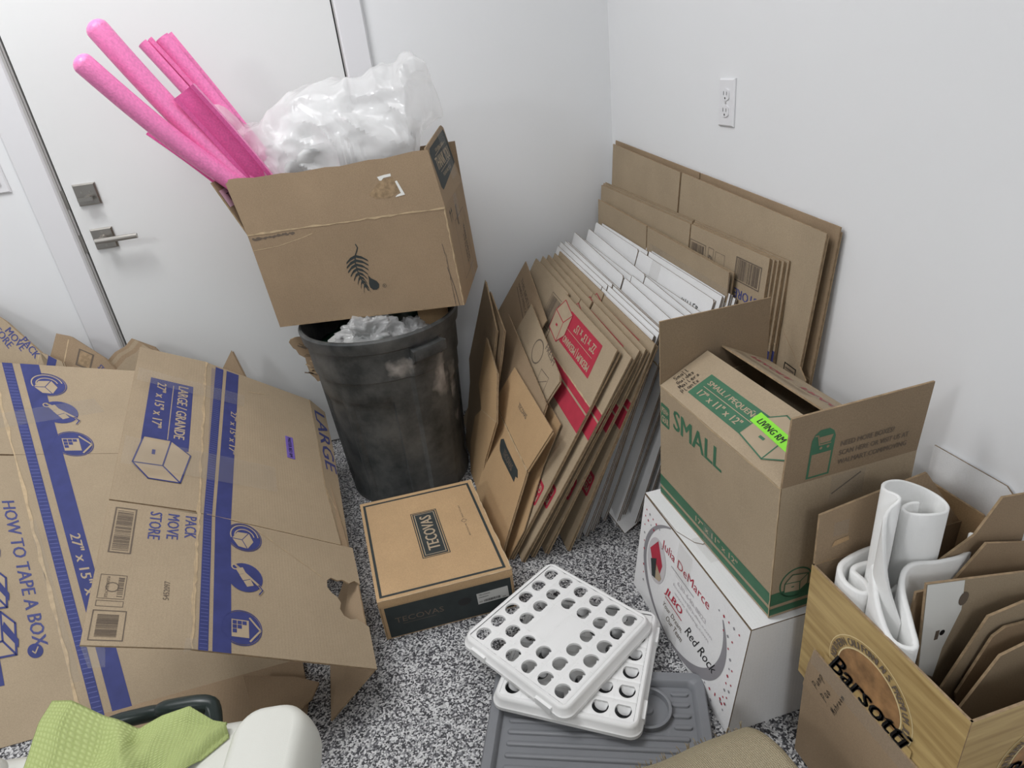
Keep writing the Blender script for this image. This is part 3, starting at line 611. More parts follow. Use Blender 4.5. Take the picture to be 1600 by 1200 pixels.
# ---------------------------------------------------------------- bin
bc = Vector((-0.964, -0.345, 0)); BT = .612; RT = .252
bn = thing('waste_bin', 'round black plastic waste bin, scuffed and dusty, against the door wall', 'bin', tuple(bc))
def rad(a, z):
    """outer radius of the ribbed shell; a in degrees from +x"""
    t = z/BT; r = .212 + (.243-.212)*t
    if z < .47: r -= .005
    hd = (a - (-62) + 180) % 360 - 180; hd2 = (a - 118 + 180) % 360 - 180
    for h in (hd, hd2):
        if abs(h) < 15 and z < .535: r += .010*min(1, (15-abs(h))/1.2)
    for c_ in (-112, -20, 30, 160, 205):
        h = (a-c_+180) % 360-180
        if abs(h) < 19 and .03 < z < .40: r -= .010*min(1, (19-abs(h))/1.6)*min(1, (.40-z)/.018)
    return r
NA = 240; zs = [0, .006, .02, .05, .1, .15, .2, .25, .3, .34, .37, .385, .395, .402, .43, .455, .468, .472, .50, .52, .530, .536, .555, .572]
b = MB(); vs = []; fs = []
for z in zs:
    for i in range(NA):
        a = 360*i/NA; r = rad(a, z); vs.append(bc + Vector((r*math.cos(R(a)), r*math.sin(R(a)), z)))
for j in range(len(zs)-1):
    for i in range(NA): i2 = (i+1) % NA; fs.append((j*NA+i, j*NA+i2, (j+1)*NA+i2, (j+1)*NA+i))
fs.append(tuple(range(NA))[::-1])
n0 = len(vs)
for z, r in ((.572, .225), (.30, .20), (.02, .185)):
    for i in range(NA): a = R(360*i/NA); vs.append(bc + Vector((r*math.cos(a), r*math.sin(a), z)))
for j in range(2):
    for i in range(NA): i2 = (i+1) % NA; fs.append((n0+j*NA+i, n0+(j+1)*NA+i, n0+(j+1)*NA+i2, n0+j*NA+i2))
fs.append(tuple(n0+2*NA+i for i in range(NA)))
b.mesh(vs, fs, BINM); b.build('shell', bn, smooth=28)
b = MB(); pr = [(.225, .565), (.241, .565), (.249, .570), (.251, .580), (.254, .600), (.254, .606), (.250, .612), (.244, .612), (.238, .604), (.228, .585)]; NP = len(pr)
vs = [bc + Vector((r*math.cos(R(360*i/96)), r*math.sin(R(360*i/96)), z)) for i in range(96) for r, z in pr]
b.mesh(vs, [(i*NP+j, ((i+1) % 96)*NP+j, ((i+1) % 96)*NP+(j+1) % NP, i*NP+(j+1) % NP) for i in range(96) for j in range(NP)], BINM); b.build('rim', bn, smooth=30, recalc=True)
for ac in (-62, 118):
    b = MB(); A = [R(ac-12+24*i/12) for i in range(13)]
    sec = [(.232, .562), (.268, .560), (.272, .548), (.272, .528), (.264, .526), (.262, .546), (.236, .550)]; ns = len(sec)
    vs = [bc + Vector((r*math.cos(a), r*math.sin(a), z)) for a in A for r, z in sec]
    fs = [(i*ns+j, (i+1)*ns+j, (i+1)*ns+(j+1) % ns, i*ns+(j+1) % ns) for i in range(12) for j in range(ns)] + [tuple(range(ns))[::-1], tuple(12*ns+j for j in range(ns))]
    b.mesh(vs, fs, BINM)
    for a in (A[0], A[-1]):
        e = R(.9); P = lambda r, z, s: bc + Vector((r*math.cos(a+s*e), r*math.sin(a+s*e), z))
        q = [(.225, .565), (.271, .558), (.270, .528), (.235, .500)]
        b.mesh([P(r, z, -1) for r, z in q]+[P(r, z, 1) for r, z in q], [(0,1,2,3),(7,6,5,4),(0,4,5,1),(1,5,6,2),(2,6,7,3),(3,7,4,0)], BINM)
    b.build('handle', bn, smooth=30, recalc=True)

def blob(name, center, rad3, material, seed, amp=.35, freq=2.2, n=4, parent=None):
    bm = bmesh.new(); bmesh.ops.create_icosphere(bm, subdivisions=n, radius=1)
    for v in bm.verts:
        p = v.co.copy(); q = p*freq + Vector((seed*7.1, seed*3.3, 0))
        d_ = 1 + amp*(.35 - abs(noise.noise(q))*1.7) + amp*.5*(.3-abs(noise.noise(q*2.7))*1.5) + amp*.3*(.3-abs(noise.noise(q*5.3)))
        v.co = Vector((p.x*rad3[0]*d_, p.y*rad3[1]*d_, p.z*rad3[2]*d_))
    me = bpy.data.meshes.new(name); bm.to_mesh(me); bm.free(); me.materials.append(material)
    me.polygons.foreach_set('use_smooth', [True]*len(me.polygons)); o = bpy.data.objects.new(name, me); COL.objects.link(o); o.location = center
    return o
tag(blob('plastic_wrap', (-1.0, -.475, .585), (.090, .060, .060), BAGM2, 3, .55, 1.3, 5), 'crumpled clear plastic wrap heaped inside the black bin', 'plastic')
tag(blob('film_scrap', (-.88, -.47, .565), (.05, .05, .045), BAGM2, 8, .55, 1.4, 5), 'small wad of clear film in the bin, right of the wrap', 'plastic')
tag(blob('rubbish_bag', (-.98, -.30, .50), (.185, .175, .075), BOTTLEG, 5, .35, 2.2), 'dark green rubbish bag filling the black bin', 'bag')
b = MB(); fr = Fr((-1.135, -.45, .535), Vector((.9, -.25, .1)).normalized(), Vector((.05, .3, .95)).normalized()); b.slab(fr, [(0, 0), (.075, 0), (.08, .055), (.03, .065), (.0, .05)], .002, PAPERW, PAPERW); k = Ink(b, fr); k.rect(.04, .03, .05, .055, SLOTM)
tag(b.build('paper_scrap', None, (-1.1, -.45, .54)), 'torn pale paper scrap in the bin under the big carton', 'paper')
b = MB(); fr = Fr((-.845, -.44, .50), Vector((.9, .2, .05)).normalized(), Vector((.0, .35, .93)).normalized()); b.slab(fr, [(0, 0), (.10, 0), (.10, .12), (0, .12)], .003, KRAFT3, KEDGE)
tag(b.build('board_scrap', None, (-.80, -.40, .52)), 'tan board offcut at the right inside the black bin', 'cardboard')
# torn ragged board between bin and door
rg = random.Random(11); b = MB(); fr = Fr((0, -.33, 0), (1, 0, 0), (0, 0, 1))
pts = [(-1.258, .562), (-1.250, .540), (-1.243, .533), (-1.238, .515), (-1.222, .500), (-1.223, .470), (-1.220, .440), (-1.210, .425), (-1.204, .410), (-1.188, .410), (-1.186, .56), (-1.215, .572), (-1.236, .574), (-1.252, .570)]
b.slab(fr, pts, .006, KRAFT2, KEDGE); k = Ink(b, fr)
for i in range(14):
    x, y = rg.uniform(-1.235, -1.205), rg.uniform(.44, .56); k.line([(x, y), (x+rg.uniform(.01, .03), y-rg.uniform(.0, .02))], .004, rg.choice((CREASE, BROWNINK, WEDGE)))
tag(b.build('torn_board', None, (-1.22, -.33, .5)), 'ragged torn board sticking out behind the left of the black bin', 'cardboard')

# carton lying open across the bin rim
TL, TR, BLc, BRc = map(Vector, ((-1.280, -.378, .921), (-.731, -.567, .946), (-1.265, -.372, .631), (-.716, -.562, .656)))
RB, RT2 = Vector((-.605, -.239, .668)), Vector((-.620, -.245, .957)); dW = RB-BRc; LB, LT = BLc+dW, TL+dW
cU = (TR-TL).normalized(); cV = (TL-BLc).normalized(); CW, CH, CD = (TR-TL).length, (TL-BLc).length, dW.length
G = thing('open_carton', 'open kraft carton with dark leaf emblem resting on the bin rim', 'box', tuple((BLc+RB)/2))
def leaf(k):
    top, bot = (.294, .198), (.300, .085)
    k.line([(.305, .222), (.308, .212), (.303, .202), (.297, .193), (.292, .180), (.289, .165), (.289, .15), (.291, .13), (.297, .105), (.306, .082)], .0032, DARK)
    for i in range(8):
        t = i/7; x = .296-.006*math.sin(t*3)+.006*t*t; y = .190-.088*t; L = .030*(1-.55*t)*(0.75+.5*math.sin(math.pi*min(1, t+.25)))
        for sx in (-1, 1):
            ax = .55 if sx < 0 else .45
            pts = [(x, y+.002), (x+sx*L*.5, y-.004), (x+sx*L*.95, y-.016-.006*t), (x+sx*L*1.0, y-.022-.006*t), (x+sx*L*.6, y-.013), (x, y-.006)]
            k.poly(pts if sx < 0 else pts[::-1], DARK, 1 if sx < 0 else 1)
    dr = [(.318, .125)] + [(.328+.0165*math.cos(a), .096+.0165*math.sin(a)) for a in [R(150-i*18) for i in range(0, 21)]][::1]
    k.poly([(.317, .128), (.323, .118), (.338, .107), (.343, .097), (.340, .087), (.331, .081), (.321, .082), (.314, .090), (.313, .102), (.316, .114)], DARK, 1)
    k.ring(.357, .090, .0058, .0058, .001, DARK, n=16); k.text('R', .3552, .0875, .0036, .005, DARK)
    k.line([(.552, .19), (.554, .16)], .002, BROWNINK); k.line([(.553, .12), (.562, .06), (.566, .0)], .0025, BROWNINK); k.line([(0.0, .243), (.08, .247), (.16, .262), (.19, .27)], .0018, CREASE); k.rag(0, .289, .58, .289, .006, CREASE); k.rag(.578, .0, .578, .285, .004, CREASE); k.rag(.555, .0, .556, .16, .002, BROWNINK); k.rag(.01, .275, .14, .278, .008, BROWNINK, 0)
def leaf_side(k):
    k.line([(.075, .0-.022+CH), (.075, CH-.05)], .003, DARK); k.frame(.10, .045, .27, .225, .0018, BROWNINK); k.text('AMBIENT', .14, .20, .018, .06, BROWNINK); k.text('DO NOT FREEZE', .235, .07, .11, .022, BROWNINK, rot=90); k.text('KEEP FLAT', .20, .07, .09, .015, BROWNINK, rot=90)
    for x in (.05, .075): k.line([(x, .235), (x, .265)], .003, DARK); k.poly([(x-.008, .258), (x+.008, .258), (x, .272)], DARK)
wallslab('side_panel', G, Fr(BLc, cU, cV), CW, CH, leaf, KRAFT2)
wallslab('end_panel', G, Fr(BRc, dW.normalized(), cV), CD, CH, leaf_side, KRAFT2)
wallslab('side_panel', G, Fr(RB, -cU, cV), CW, CH, None, KRAFT2)
wallslab('end_panel', G, Fr(LB, -dW.normalized(), cV), CD, CH, None, KRAFT2)
wallslab('bottom_panel', G, Fr(BLc + cV*.004, cU, dW.normalized()), CW, CD, None, KRAFT2, t=.003)
def flap_scrap(k):
    k.poly([(.424, .104), (.445, .107), (.463, .108), (.462, .101), (.44, .099), (.432, .093), (.427, .094)], WPRINT, 1); k.poly([(.468, .086), (.474, .088), (.484, .048), (.455, .045), (.462, .050), (.474, .054)], WPRINT, 1)
    k.poly([(.385, .06), (.43, .095), (.465, .097), (.472, .06), (.44, .045), (.40, .048)], KEDGE, 0)
b = MB(); fv = Vector((-.021, .017, .153)); nn = 14; f2 = Fr(TL, cU, fv.normalized()); H_ = fv.length
prof = [(CW*i/nn, H_ + .008*math.sin(i/nn*3.1)*(-1) + .002*math.sin(i*2.1)) for i in range(nn+1)]
b.slab(f2, [(0, 0), (CW, 0)] + prof[::-1], .004, KRAFT2, KEDGE); flap_scrap(Ink(b, f2)); b.build('top_flap', G)
def thanks(k):
    k.poly([(.055, .035), (.33, .060), (.33, .150), (.322, .162), (.06, .148), (.045, .138), (.042, .045)], DARK); k.text('THANK YOU', .075, .084, .22, .034, KPRINT, 1); k.text('FOR BEING HERE', .12, .128, .13, .009, KPRINT, 1); k.text('PLEASE RECYCLE', .12, .060, .13, .009, KPRINT, 1); k.line([(.10, .122), (.28, .132)], .0016, KPRINT, 1); k.line([(.10, .076), (.28, .082)], .0016, KPRINT, 1)
rfv = (Vector((-.761, -.547, 1.101))-TR); fR = Fr(TR, dW.normalized(), rfv.normalized())
wallslab('top_flap', G, fR, 0, 0, thanks, KRAFT2, poly=[(0, 0), (CD-.005, 0), (CD+.0, .165), (CD*.93, .175), (.02, .157), (.012, .15)])
def pinky(k):
    k.rect(.005, .085, .07, .135, PINKLAB, 1); k.text('TC', .03, .098, .03, .024, BLACKINK, 2)
wallslab('top_flap', G, Fr(TL + dW*.02, Vector((.30, .954, .03)).normalized(), Vector((-.34, .02, .94)).normalized(), Vector((.9, -.3, .3))), 0, 0, pinky, KRAFT2, poly=[(0, 0), (CD*.95, 0), (CD*.95, .16), (0.0, .162)])
wallslab('top_flap', G, Fr(LT - cV*.002, cU, Vector((-.02, .10, 1)).normalized(), Vector((0, -1, 0))), CW, .12, None, KRAFT2, poly=[(0, 0), (CW, 0), (CW, .12), (0, .12)])
b = MB(); k = Ink(b, Fr(BRc, dW.normalized(), cV)); k.rect(.13, .22, .19, .29, TAPE, 3); k.rect(.20, .0, .26, .06, TAPE, 3); b.build('tape_strip', G)
b = MB(); k = Ink(b, fR); k.rect(.21, .03, .30, .17, TAPE, 3); b.build('tape_strip', G)

# pink foam tubes leaning out of it
NG = 'pink foam tubes in the open carton'
def noodle(a, c, r, label, end_round=True):
    a, c = Vector(a), Vector(c); L = (a-c).length; path = []; rs = []; n = 14; d_ = (a-c)/L
    side = d_.cross(Vector((0, 1, 0))).normalized()
    for i in range(n+1):
        t = i/n; path.append(c + (a-c)*t + side*(.012*math.sin(math.pi*t))); rs.append(r)
    for q, f in ((.25, .97), (.5, .86), (.75, .66), (.95, .32)): path.append(a + d_*r*q*.75); rs.append(r*f)
    b = MB(); b.tube(path, rs, PINK, 20); tag(b.build('foam_tube', None, c, smooth=60), label, 'foam tube', NG)
def channel(a, c, r, open_dir, label, wide=150, material=PINK2):
    """a tube slit along its length, seen into its open side"""
    a, c = Vector(a), Vector(c); d_ = (a-c).normalized(); o_ = Vector(open_dir); o_ = (o_ - d_*o_.dot(d_)).normalized(); s_ = d_.cross(o_)
    n = 14; sec = []
    for rr, rev in ((r, False), (r-.012, True)):
        rng = [R(180-wide + 2*wide*i/n) for i in range(n+1)]
        sec.append([(rr*math.cos(x), rr*math.sin(x)) for x in (rng[::-1] if rev else rng)])
    prof = sec[0]+sec[1]; m_ = len(prof); ks = 8; vs = []
    for i in range(ks+1):
        p = c + (a-c)*i/ks + s_*(.006*math.sin(3.0*i/ks)); vs += [p + o_*x + s_*y for x, y in prof]
    b = MB(); outer = []; inner = []; 
    for i in range(ks):
        for j in range(m_):
            f = (i*m_+j, i*m_+(j+1) % m_, (i+1)*m_+(j+1) % m_, (i+1)*m_+j); (outer if j < n else inner).append(f)
    b.mesh(vs, outer, PINK); b.mesh(vs, inner, material)
    b.mesh(vs, [(j, j+1, m_-2-j, m_-1-j) for j in range(n)] + [(ks*m_+j, ks*m_+m_-1-j, ks*m_+m_-2-j, ks*m_+j+1) for j in range(n)], PINK)
    tag(b.build('foam_tube', None, c, smooth=50, recalc=True), label, 'foam tube', NG)
noodle((-1.490, -.33, 1.462), (-1.215, -.31, 1.005), .029, 'whole round pink foam tube reaching highest, middle of the bundle')
noodle((-1.530, -.40, 1.388), (-1.235, -.325, 1.012), .027, 'whole round pink foam tube leaning lowest to the left')
channel((-1.335, -.36, 1.303), (-1.175, -.335, .99), .036, (-.35, -.9, .1), 'short slit pink foam tube showing its dark inside, at the front', 95)
channel((-1.415, -.22, 1.432), (-1.19, -.24, 1.02), .022, (.7, -.6, .4), 'thin slit pink foam tube behind the tallest round one', 150, PINK)
channel((-1.370, -.20, 1.440), (-1.17, -.21, 1.04), .026, (.9, -.3, .3), 'slit pink foam tube at the back of the bundle by the plastic bag', 150, PINK)
channel((-1.462, -.27, 1.222), (-1.248, -.285, .97), .020, (-.2, -.8, .5), 'thin pink foam strip lowest under the round tubes', 110, PINK2)

# clear plastic bag stuffed in the carton
def bag():
    st = [(-1.345, 1.290, 1.270, .012), (-1.31, 1.280, 1.205, .035), (-1.265, 1.258, 1.12, .060), (-1.225, 1.208, 1.04, .08), (-1.18, 1.195, .97, .11), (-1.135, 1.232, .95, .13), (-1.08, 1.268, .95, .14), (-1.02, 1.286, .95, .145),
          (-.97, 1.284, .95, .145), (-.92, 1.286, .95, .145), (-.87, 1.293, .95, .14), (-.82, 1.303, .95, .13), (-.79, 1.312, .96, .125), (-.765, 1.322, 1.06, .11), (-.735, 1.326, 1.13, .09), (-.705, 1.312, 1.15, .065), (-.688, 1.27, 1.155, .045), (-.675, 1.215, 1.155, .02), (-.670, 1.18, 1.16, .006)]
    def interp(x):
        for (a, b_) in zip(st, st[1:]):
            if a[0] <= x <= b_[0]:
                t = (x-a[0])/(b_[0]-a[0]); return [a[i]+(b_[i]-a[i])*t for i in range(4)]
        return list(st[-1])
    n, m_ = 170, 130; vs = []
    for i in range(n+1):
        x = st[0][0] + (st[-1][0]-st[0][0])*i/n; _, zt, zb, w_ = interp(x)
        yc = -.272 - .30*(x+1.0) 
        for j in range(m_):
            a = 2*math.pi*j/m_; ca, sa = math.cos(a), math.sin(a)
            zc, hz = (zt+zb)/2, (zt-zb)/2
            p = Vector((x, yc + w_*math.copysign(abs(ca)**.8, ca), zc + hz*math.copysign(abs(sa)**.9, sa)))
            q = Vector((x*9, p.y*9, p.z*9)); k = min(1, w_/.06)
            wq = q*.55 + Vector((noise.noise(q*.6), noise.noise(q*.6+Vector((5, 2, 1))), noise.noise(q*.6+Vector((1, 7, 3)))))*1.1
            rid = abs(noise.noise(wq)); rid2 = abs(noise.noise(Vector((x*9+4+1.5*noise.noise(q*.4), p.y*4, p.z*13+3*x)))); rid3 = abs(noise.noise(wq*3.1))
            dirv = Vector((0, ca, sa*.5)); p += dirv*(.075*(.22-rid) + .040*(.20-rid2) + .016*(.2-rid3))*k
            vs.append(p)
    fs = [(i*m_+j, i*m_+(j+1) % m_, (i+1)*m_+(j+1) % m_, (i+1)*m_+j) for i in range(n) for j in range(m_)]
    b = MB(); b.mesh(vs, fs, BAGM); o = b.build('plastic_bag', None, (-1.0, -.3, .95), smooth=True); o.data.polygons.foreach_set('use_smooth', [True]*len(o.data.polygons)); return o
tag(bag(), 'big crumpled clear plastic bag bulging out of the open carton', 'bag')
o = blob('inner_film', (-.96, -.285, 1.09), (.215, .085, .140), FILMW, 21, .3, 1.5, 5); tag(o, 'wadded white film packed inside the clear plastic bag', 'plastic')

# ---------------------------------------------------------------- folded-flat cartons
def lean_plane(xb, sl, far, near):
    """sheet standing on the floor line x = xb and leaning so that x grows by sl per metre of height; far / near are (y, z) of its top edge"""
    P = lambda q: Vector((xb+sl*q[1], q[0], q[1]))
    U = (P(near)-P(far)); W = U.length; U.normalize(); N = Vector((-1, 0, sl)).normalized(); V = N.cross(U)
    H = min(far[1], near[1])/V.z - .002
    return Fr(P(far)-V*H, U, V, N), W, H
def flat_carton(name, label, xb, sl, far, near, slot, hf, group=None, face=KRAFT, edge=KEDGE, t=.0035, ink=None, back_drop=.004, open_=(0, 0), slotw=.006, rnd=1, bent=0.0, cut=0):
    rg = random.Random(rnd); fr, W, H = lean_plane(xb, sl, far, near); s = slot
    th = thing(name, label, 'cardboard', tuple(fr.pt(W/2, 0, -t)), group)
    back = Fr(fr.pt(0, 0, -t-.0012), fr.U, fr.V, fr.N)
    b = MB(); b.slab(back, [(0, 0), (W, 0), (W, H-back_drop), (s+.012, H-back_drop), (s+.012, H-hf), (s+.006, H-hf), (s+.006, H-back_drop-.002), (0, H-back_drop-.002)], t, face, edge); b.build('back_panel', th)
    zb = hf
    for nm, u0, u1 in (('panel', 0, s+slotw/2), ('panel', s+slotw/2, W)):
        b = MB(); b.slab(fr, [(u0, zb), (u1, zb), (u1, H-hf), (u0, H-hf)], t, face, edge)
        k = Ink(b, fr); k.rag(u0, H-hf-.001, u1, H-hf-.001, .005, CREASE)
        if ink and u1 == W: ink(k, W, H, hf, 'panel')
        b.build(nm, th)
    for i, (u0, u1) in enumerate(((0, s), (s+slotw, W))):
        a = R(open_[i]); V2 = fr.V*math.cos(a) + fr.N*math.sin(a); f2 = Fr(fr.pt(0, H-hf, 0), fr.U, V2); dz = rg.uniform(-.002, .002)
        c = .006 if cut else 0
        b = MB(); b.slab(f2, [(u0, 0), (u1, 0), (u1, hf+dz-c), (u1-c, hf+dz), (u0+c, hf+dz), (u0, hf+dz-c)], t, face, edge)
        if ink: ink(Ink(b, f2), W, H, hf, 'flap%d' % i)
        b.build('top_flap', th)
    for i, (u0, u1) in enumerate(((0, s), (s+slotw, W))):
        a = R(2+3*rg.random()) if bent == 0 else R(bent); V2 = -fr.V*math.cos(a) + fr.N*math.sin(a)*.3; f2 = Fr(fr.pt(0, zb, 0), fr.U, V2, fr.N)
        b = MB(); b.slab(f2, [(u0, hf-.002), (u1, hf-.002), (u1, 0), (u0, 0)], t, face, edge)
        if ink: ink(Ink(b, f2), W, H, hf, 'foot%d' % i)
        b.build('bottom_flap', th)
    return th, fr, W, H

# big flats against the right wall
GW = 'kraft flats against the right wall'
def wallink(k, W, H, hf, part):
    if part == 'flap1': k.rect(.14, .02, .34, .14, KPRINT)
flat_carton('flattened_carton', 'largest flattened kraft carton, tight against the right wall behind all others', -.050, .038, (-.06, .980), (-1.235, .905), .60, .36, face=KRAFT2, rnd=2, back_drop=.01)
def f1ink(k, W, H, hf, part):
    if part == 'flap0': k.rect(W*.43, .05, W*.43+.012, .062, BROWNINK); 
    if part == 'panel':
        fr = k.fr
f1, fr1, W1, H1 = flat_carton('flattened_carton', 'tall flattened kraft carton with rounded corner and barcode, second from the right wall', -.080, .046, (-.090, .976), (-1.225, .895), .50, .33, ink=f1ink, slotw=.012, rnd=3)
b = MB(); f2 = Fr(fr1.pt(W1-.14, H1-.60, .001), fr1.U, fr1.V, fr1.N); b.slab(f2, [(0, 0), (.168, 0), (.168, .262), (.148, .278), (.035, .362), (0.0, .35)], .0035, KRAFT, KEDGE); k = Ink(b, f2); k.frame(.088, .15, .132, .272, .003, BLACKINK); k.bars(.094, .158, .126, .264, 20, BROWNINK, vert=False); b.build('top_flap', f1)
sty = (.8325, -.072)
def storeink(k, W, H, hf, part):
    if part == 'flap1' and hf > 0:
        w0 = W
        k.frame(w0-.36, .10, w0-.275, .168, .002, BROWNINK); k.bars(w0-.352, .106, w0-.283, .162, 22, BROWNINK)
        k.frame(w0-.262, .10, w0-.235, .168, .0015, BROWNINK); k.text('B', w0-.258, .118, .018, .03, BROWNINK); k.frame(w0-.226, .10, w0-.18, .165, .001, BROWNINK)
        k.frame(w0-.130, .118, w0-.022, .178, .003, BROWNINK); k.bars(w0-.125, .123, w0-.027, .174, 26, BROWNINK)
        for i, tx in enumerate(('STORE', 'MOVE', 'PACK')): k.text(tx, w0-.022, .100-.036*i, (.098, .082, .078)[i], .024, BLUE2, rot=180)
    if part == 'panel': k.rect(W*.6, H-hf-.075, W, H-hf-.045, BLUE); k.rect(W*.6, H-hf-.035, W, H-hf-.012, BLUE)
def stk(k, W, H, hf, part):
    # print is upside down on these flats: turn text by placing from its right end
    storeink(k, W, H, hf, part)
EX = [(-.105, .070, (-.030, .834), (-1.125, .812)), (-.115, .072, (-.040, .833), (-1.118, .811)), (-.125, .075, (-.050, .836), (-1.110, .815)), (-.135, .078, (-.062, .833), (-1.104, .812)), (-.146, .081, (-.070, .835), (-1.098, .8165))]
names = ('nearest the wall of the five', 'second from the wall of the five', 'middle one of the five', 'fourth from the wall of the five', 'front one of the five, with STORE print')
for i, (xb, sl, fa, ne) in enumerate(EX):
    flat_carton('flattened_carton', 'blue-printed flattened kraft carton on the right wall, ' + names[i], xb, sl, fa, ne, .66, .205, GW, t=.003, ink=stk if i == 4 else (lambda k, W, H, hf, p: k.rect(W*.7, H-hf-.05, W, H-hf-.02, BLUE) if p == 'panel' else None), rnd=20+i)
def e0ink(k, W, H, hf, part):
    if part.startswith('flap'): pass
e0, fr0, W0, H0 = flat_carton('flattened_carton', 'taped flattened kraft carton between the white row and the blue-printed flats', -.170, .088, (-.110, .795), (-.985, .760), .405, .17, rnd=30, open_=(3, 3))
b = MB(); k = Ink(b, Fr(fr0.pt(.43, H0-.165, .006), fr0.U, fr0.V, fr0.N)); k.rect(0, .10, .45, .155, TAPE); k.rect(.02, .02, .09, .15, TAPE); b.build('tape_strip', e0)

# the row of white flats
WX = [-.540+.305*i/12 for i in range(13)]; WT = [-.300, -.2885, -.277, -.2655, -.236, -.214, -.190, -.167, -.149, -.1385, -.1285, -.1195, -.1105]
WTOP = [(.667, .624), (.679, .629), (.682, .632), (.678, .626), (.700, .638), (.684, .649), (.708, .649), (.672, .651), (.719, .685), (.722, .695), (.725, .696), (.738, .703), (.744, .694)]
WS = [.44, .46, .45, .37, .46, .42, .49, .40, .37, .38, .39, .42, .36]
ORD = ['nearest the brown stack', 'second from the brown stack', 'third from the brown stack', 'fourth from the brown stack', 'fifth from the brown stack, standing a little taller', 'sixth from the brown stack', 'middle one of the row', 'sixth from the right wall side', 'with black handwriting, fifth from the right wall side', 'fourth from the right wall side', 'third from the right wall side', 'second from the right wall side', 'nearest the right wall']
yf = [-.158, -.156, -.178, -.172, -.147, -.19, -.164, -.171, -.126, -.168, -.161, -.172, -.19]; yn = [-.965, -.969, -.955, -.93, -.935, -.948, -.95, -.955, -.961, -.978, -.98, -.99, -1.0]
for i in range(13):
    sl = (WT[i]-WX[i])/.64
    def wink(k, W, H, hf, part, i=i):
        if part == 'flap1' and i == 8:
            kk = Ink(k.mb, k.fr, 4, (W-.145, .058)); kk.strokes('MILLER', 0, 0, .026, BLACKINK, .0024, 1, adv=.75)
            k.rect(W-.36, .03, W-.30, .13, TAPE, 2)
    flat_carton('flattened_white_carton', 'white flattened carton in the row, ' + ORD[i], WX[i], sl, (yf[i], WTOP[i][0]), (yn[i], WTOP[i][1]), WS[i], .13, 'white flattened cartons in the row', WBOARD, WEDGE, t=.0028, ink=wink, back_drop=.003+.004*(i % 3 == 1), open_=((i*37 % 5)*.5, (i*53 % 4)*.5), slotw=.005, rnd=50+i, cut=i in (4, 6, 8))
# white flap lying out on the floor under the row
b = MB(); fr = Fr((-.404, -.962, .008), Vector((.90, .40, .05)).normalized(), Vector((-.18, .95, .25)).normalized()); b.slab(fr, [(0, 0), (.085, 0.004), (.17, .09), (.15, .2), (0, .2)], .0035, WBOARD, WEDGE)
tag(b.build('board_flap', None, (-.36, -.90, .01)), 'white board flap lying on the floor under the white row', 'cardboard')

# red-printed medium flats
GR = 'red-printed flattened cartons'
def redink(k, W, H, hf, part):
    if part == 'flap1':
        x1 = W-.075; x0 = x1-.255
        k.rect(x0, .045, x1, .145, RED); k.rect(x0+.015, .094, x1-.025, .0955, KPRINT, 1)
        k.text('MEDIUM | MEDIANO', x1-.02, .082, .215, .028, KPRINT, 1, rot=180); k.text('22" x 13" x 15"', x1-.025, .131, .165, .026, KPRINT, 1, rot=180)
        icon_box(k, x0-.105, .035, .125, .120, RED, lw=.003)
    if part == 'flap0': k.frame(W*.02+.25, .03, .40, .135, .002, BROWNINK); k.bars(.275, .038, .39, .128, 24, BROWNINK)
    if part == 'panel':
        k.rect(W*.3, H-hf-.085, W, H-hf-.030, RED); k.rect(W*.3, H-hf-.024, W, H-hf-.004, RED)
        x = W-.085; k.poly([(x+.006, hf+.012), (x+.06, hf+.012), (x+.066, hf+.018), (x+.066, hf+.076), (x+.06, hf+.082), (x+.006, hf+.082), (x, hf+.076), (x, hf+.018)], RED)
        k.text('PEN+', x+.058, hf+.044, .05, .022, KPRINT, 1, rot=180); k.text('GEAR', x+.058, hf+.072, .05, .022, KPRINT, 1, rot=180)
        k.text('MEDIUM', W-.12, hf+.08, .30, .06, RED, 0, rot=180)
MX = [(-.585, .432, (-.217, .660), (-1.004, .617), .43), (-.648, .508, (-.205, .655), (-1.000, .605), .40), (-.690, .548, (-.195, .650), (-.996, .604), .46), (-.722, .565, (-.190, .648), (-1.010, .596), .42), (-.749, .57, (-.167, .640), (-.972, .605), .375)]
mo = ['next to the white row', 'second from the white row', 'middle one of the red stack', 'just behind the front one', 'front one showing the MEDIUM panel']
for i, (xb, sl, fa, ne, so) in enumerate(MX):
    flat_carton('flattened_carton', 'flattened kraft carton with red print, ' + mo[i], xb, sl, fa, ne, so, .168, GR, t=.004, ink=redink, rnd=70+i, open_=((1.5, 1.5), (1, 2), (2, 1), (1, 1.5), (-2, 2.5))[i], slotw=.009, back_drop=.006)

# plain brown flats leaning on them, each folded double
GB = 'brown flats beside the bin'
def lean_poly(name, label, xb, sl, parts, group=GB, face=KRAFT2, t=.0028, double=True):
    N = Vector((-1, 0, sl)).normalized(); fr = Fr((xb, 0, 0), (0, -1, 0), Vector((sl, 0, 1)), N)
    c = parts[0][1]; cy = sum(p[0] for p in c)/len(c); cz = min(p[1] for q in parts for p in q[1])
    th = thing(name, label, 'cardboard', (xb+sl*cz, cy, cz), group)
    for nm, poly, ang, ink in parts:
        f2 = fr; q = [(-y, z) for y, z in poly]
        b = MB(); b.slab(f2, q, t, face, KEDGE)
        if ink: ink(Ink(b, Fr(fr.O, fr.U, fr.V, fr.N)))
        b.build(nm, th)
        if double:
            b = MB(); f3 = Fr(fr.pt(0, 0, -t-.0012), fr.U, fr.V, fr.N); b.slab(f3, [(u+.003, v-.004) for u, v in q], t, face, KEDGE); b.build('back_' + nm, th)
    return th, fr
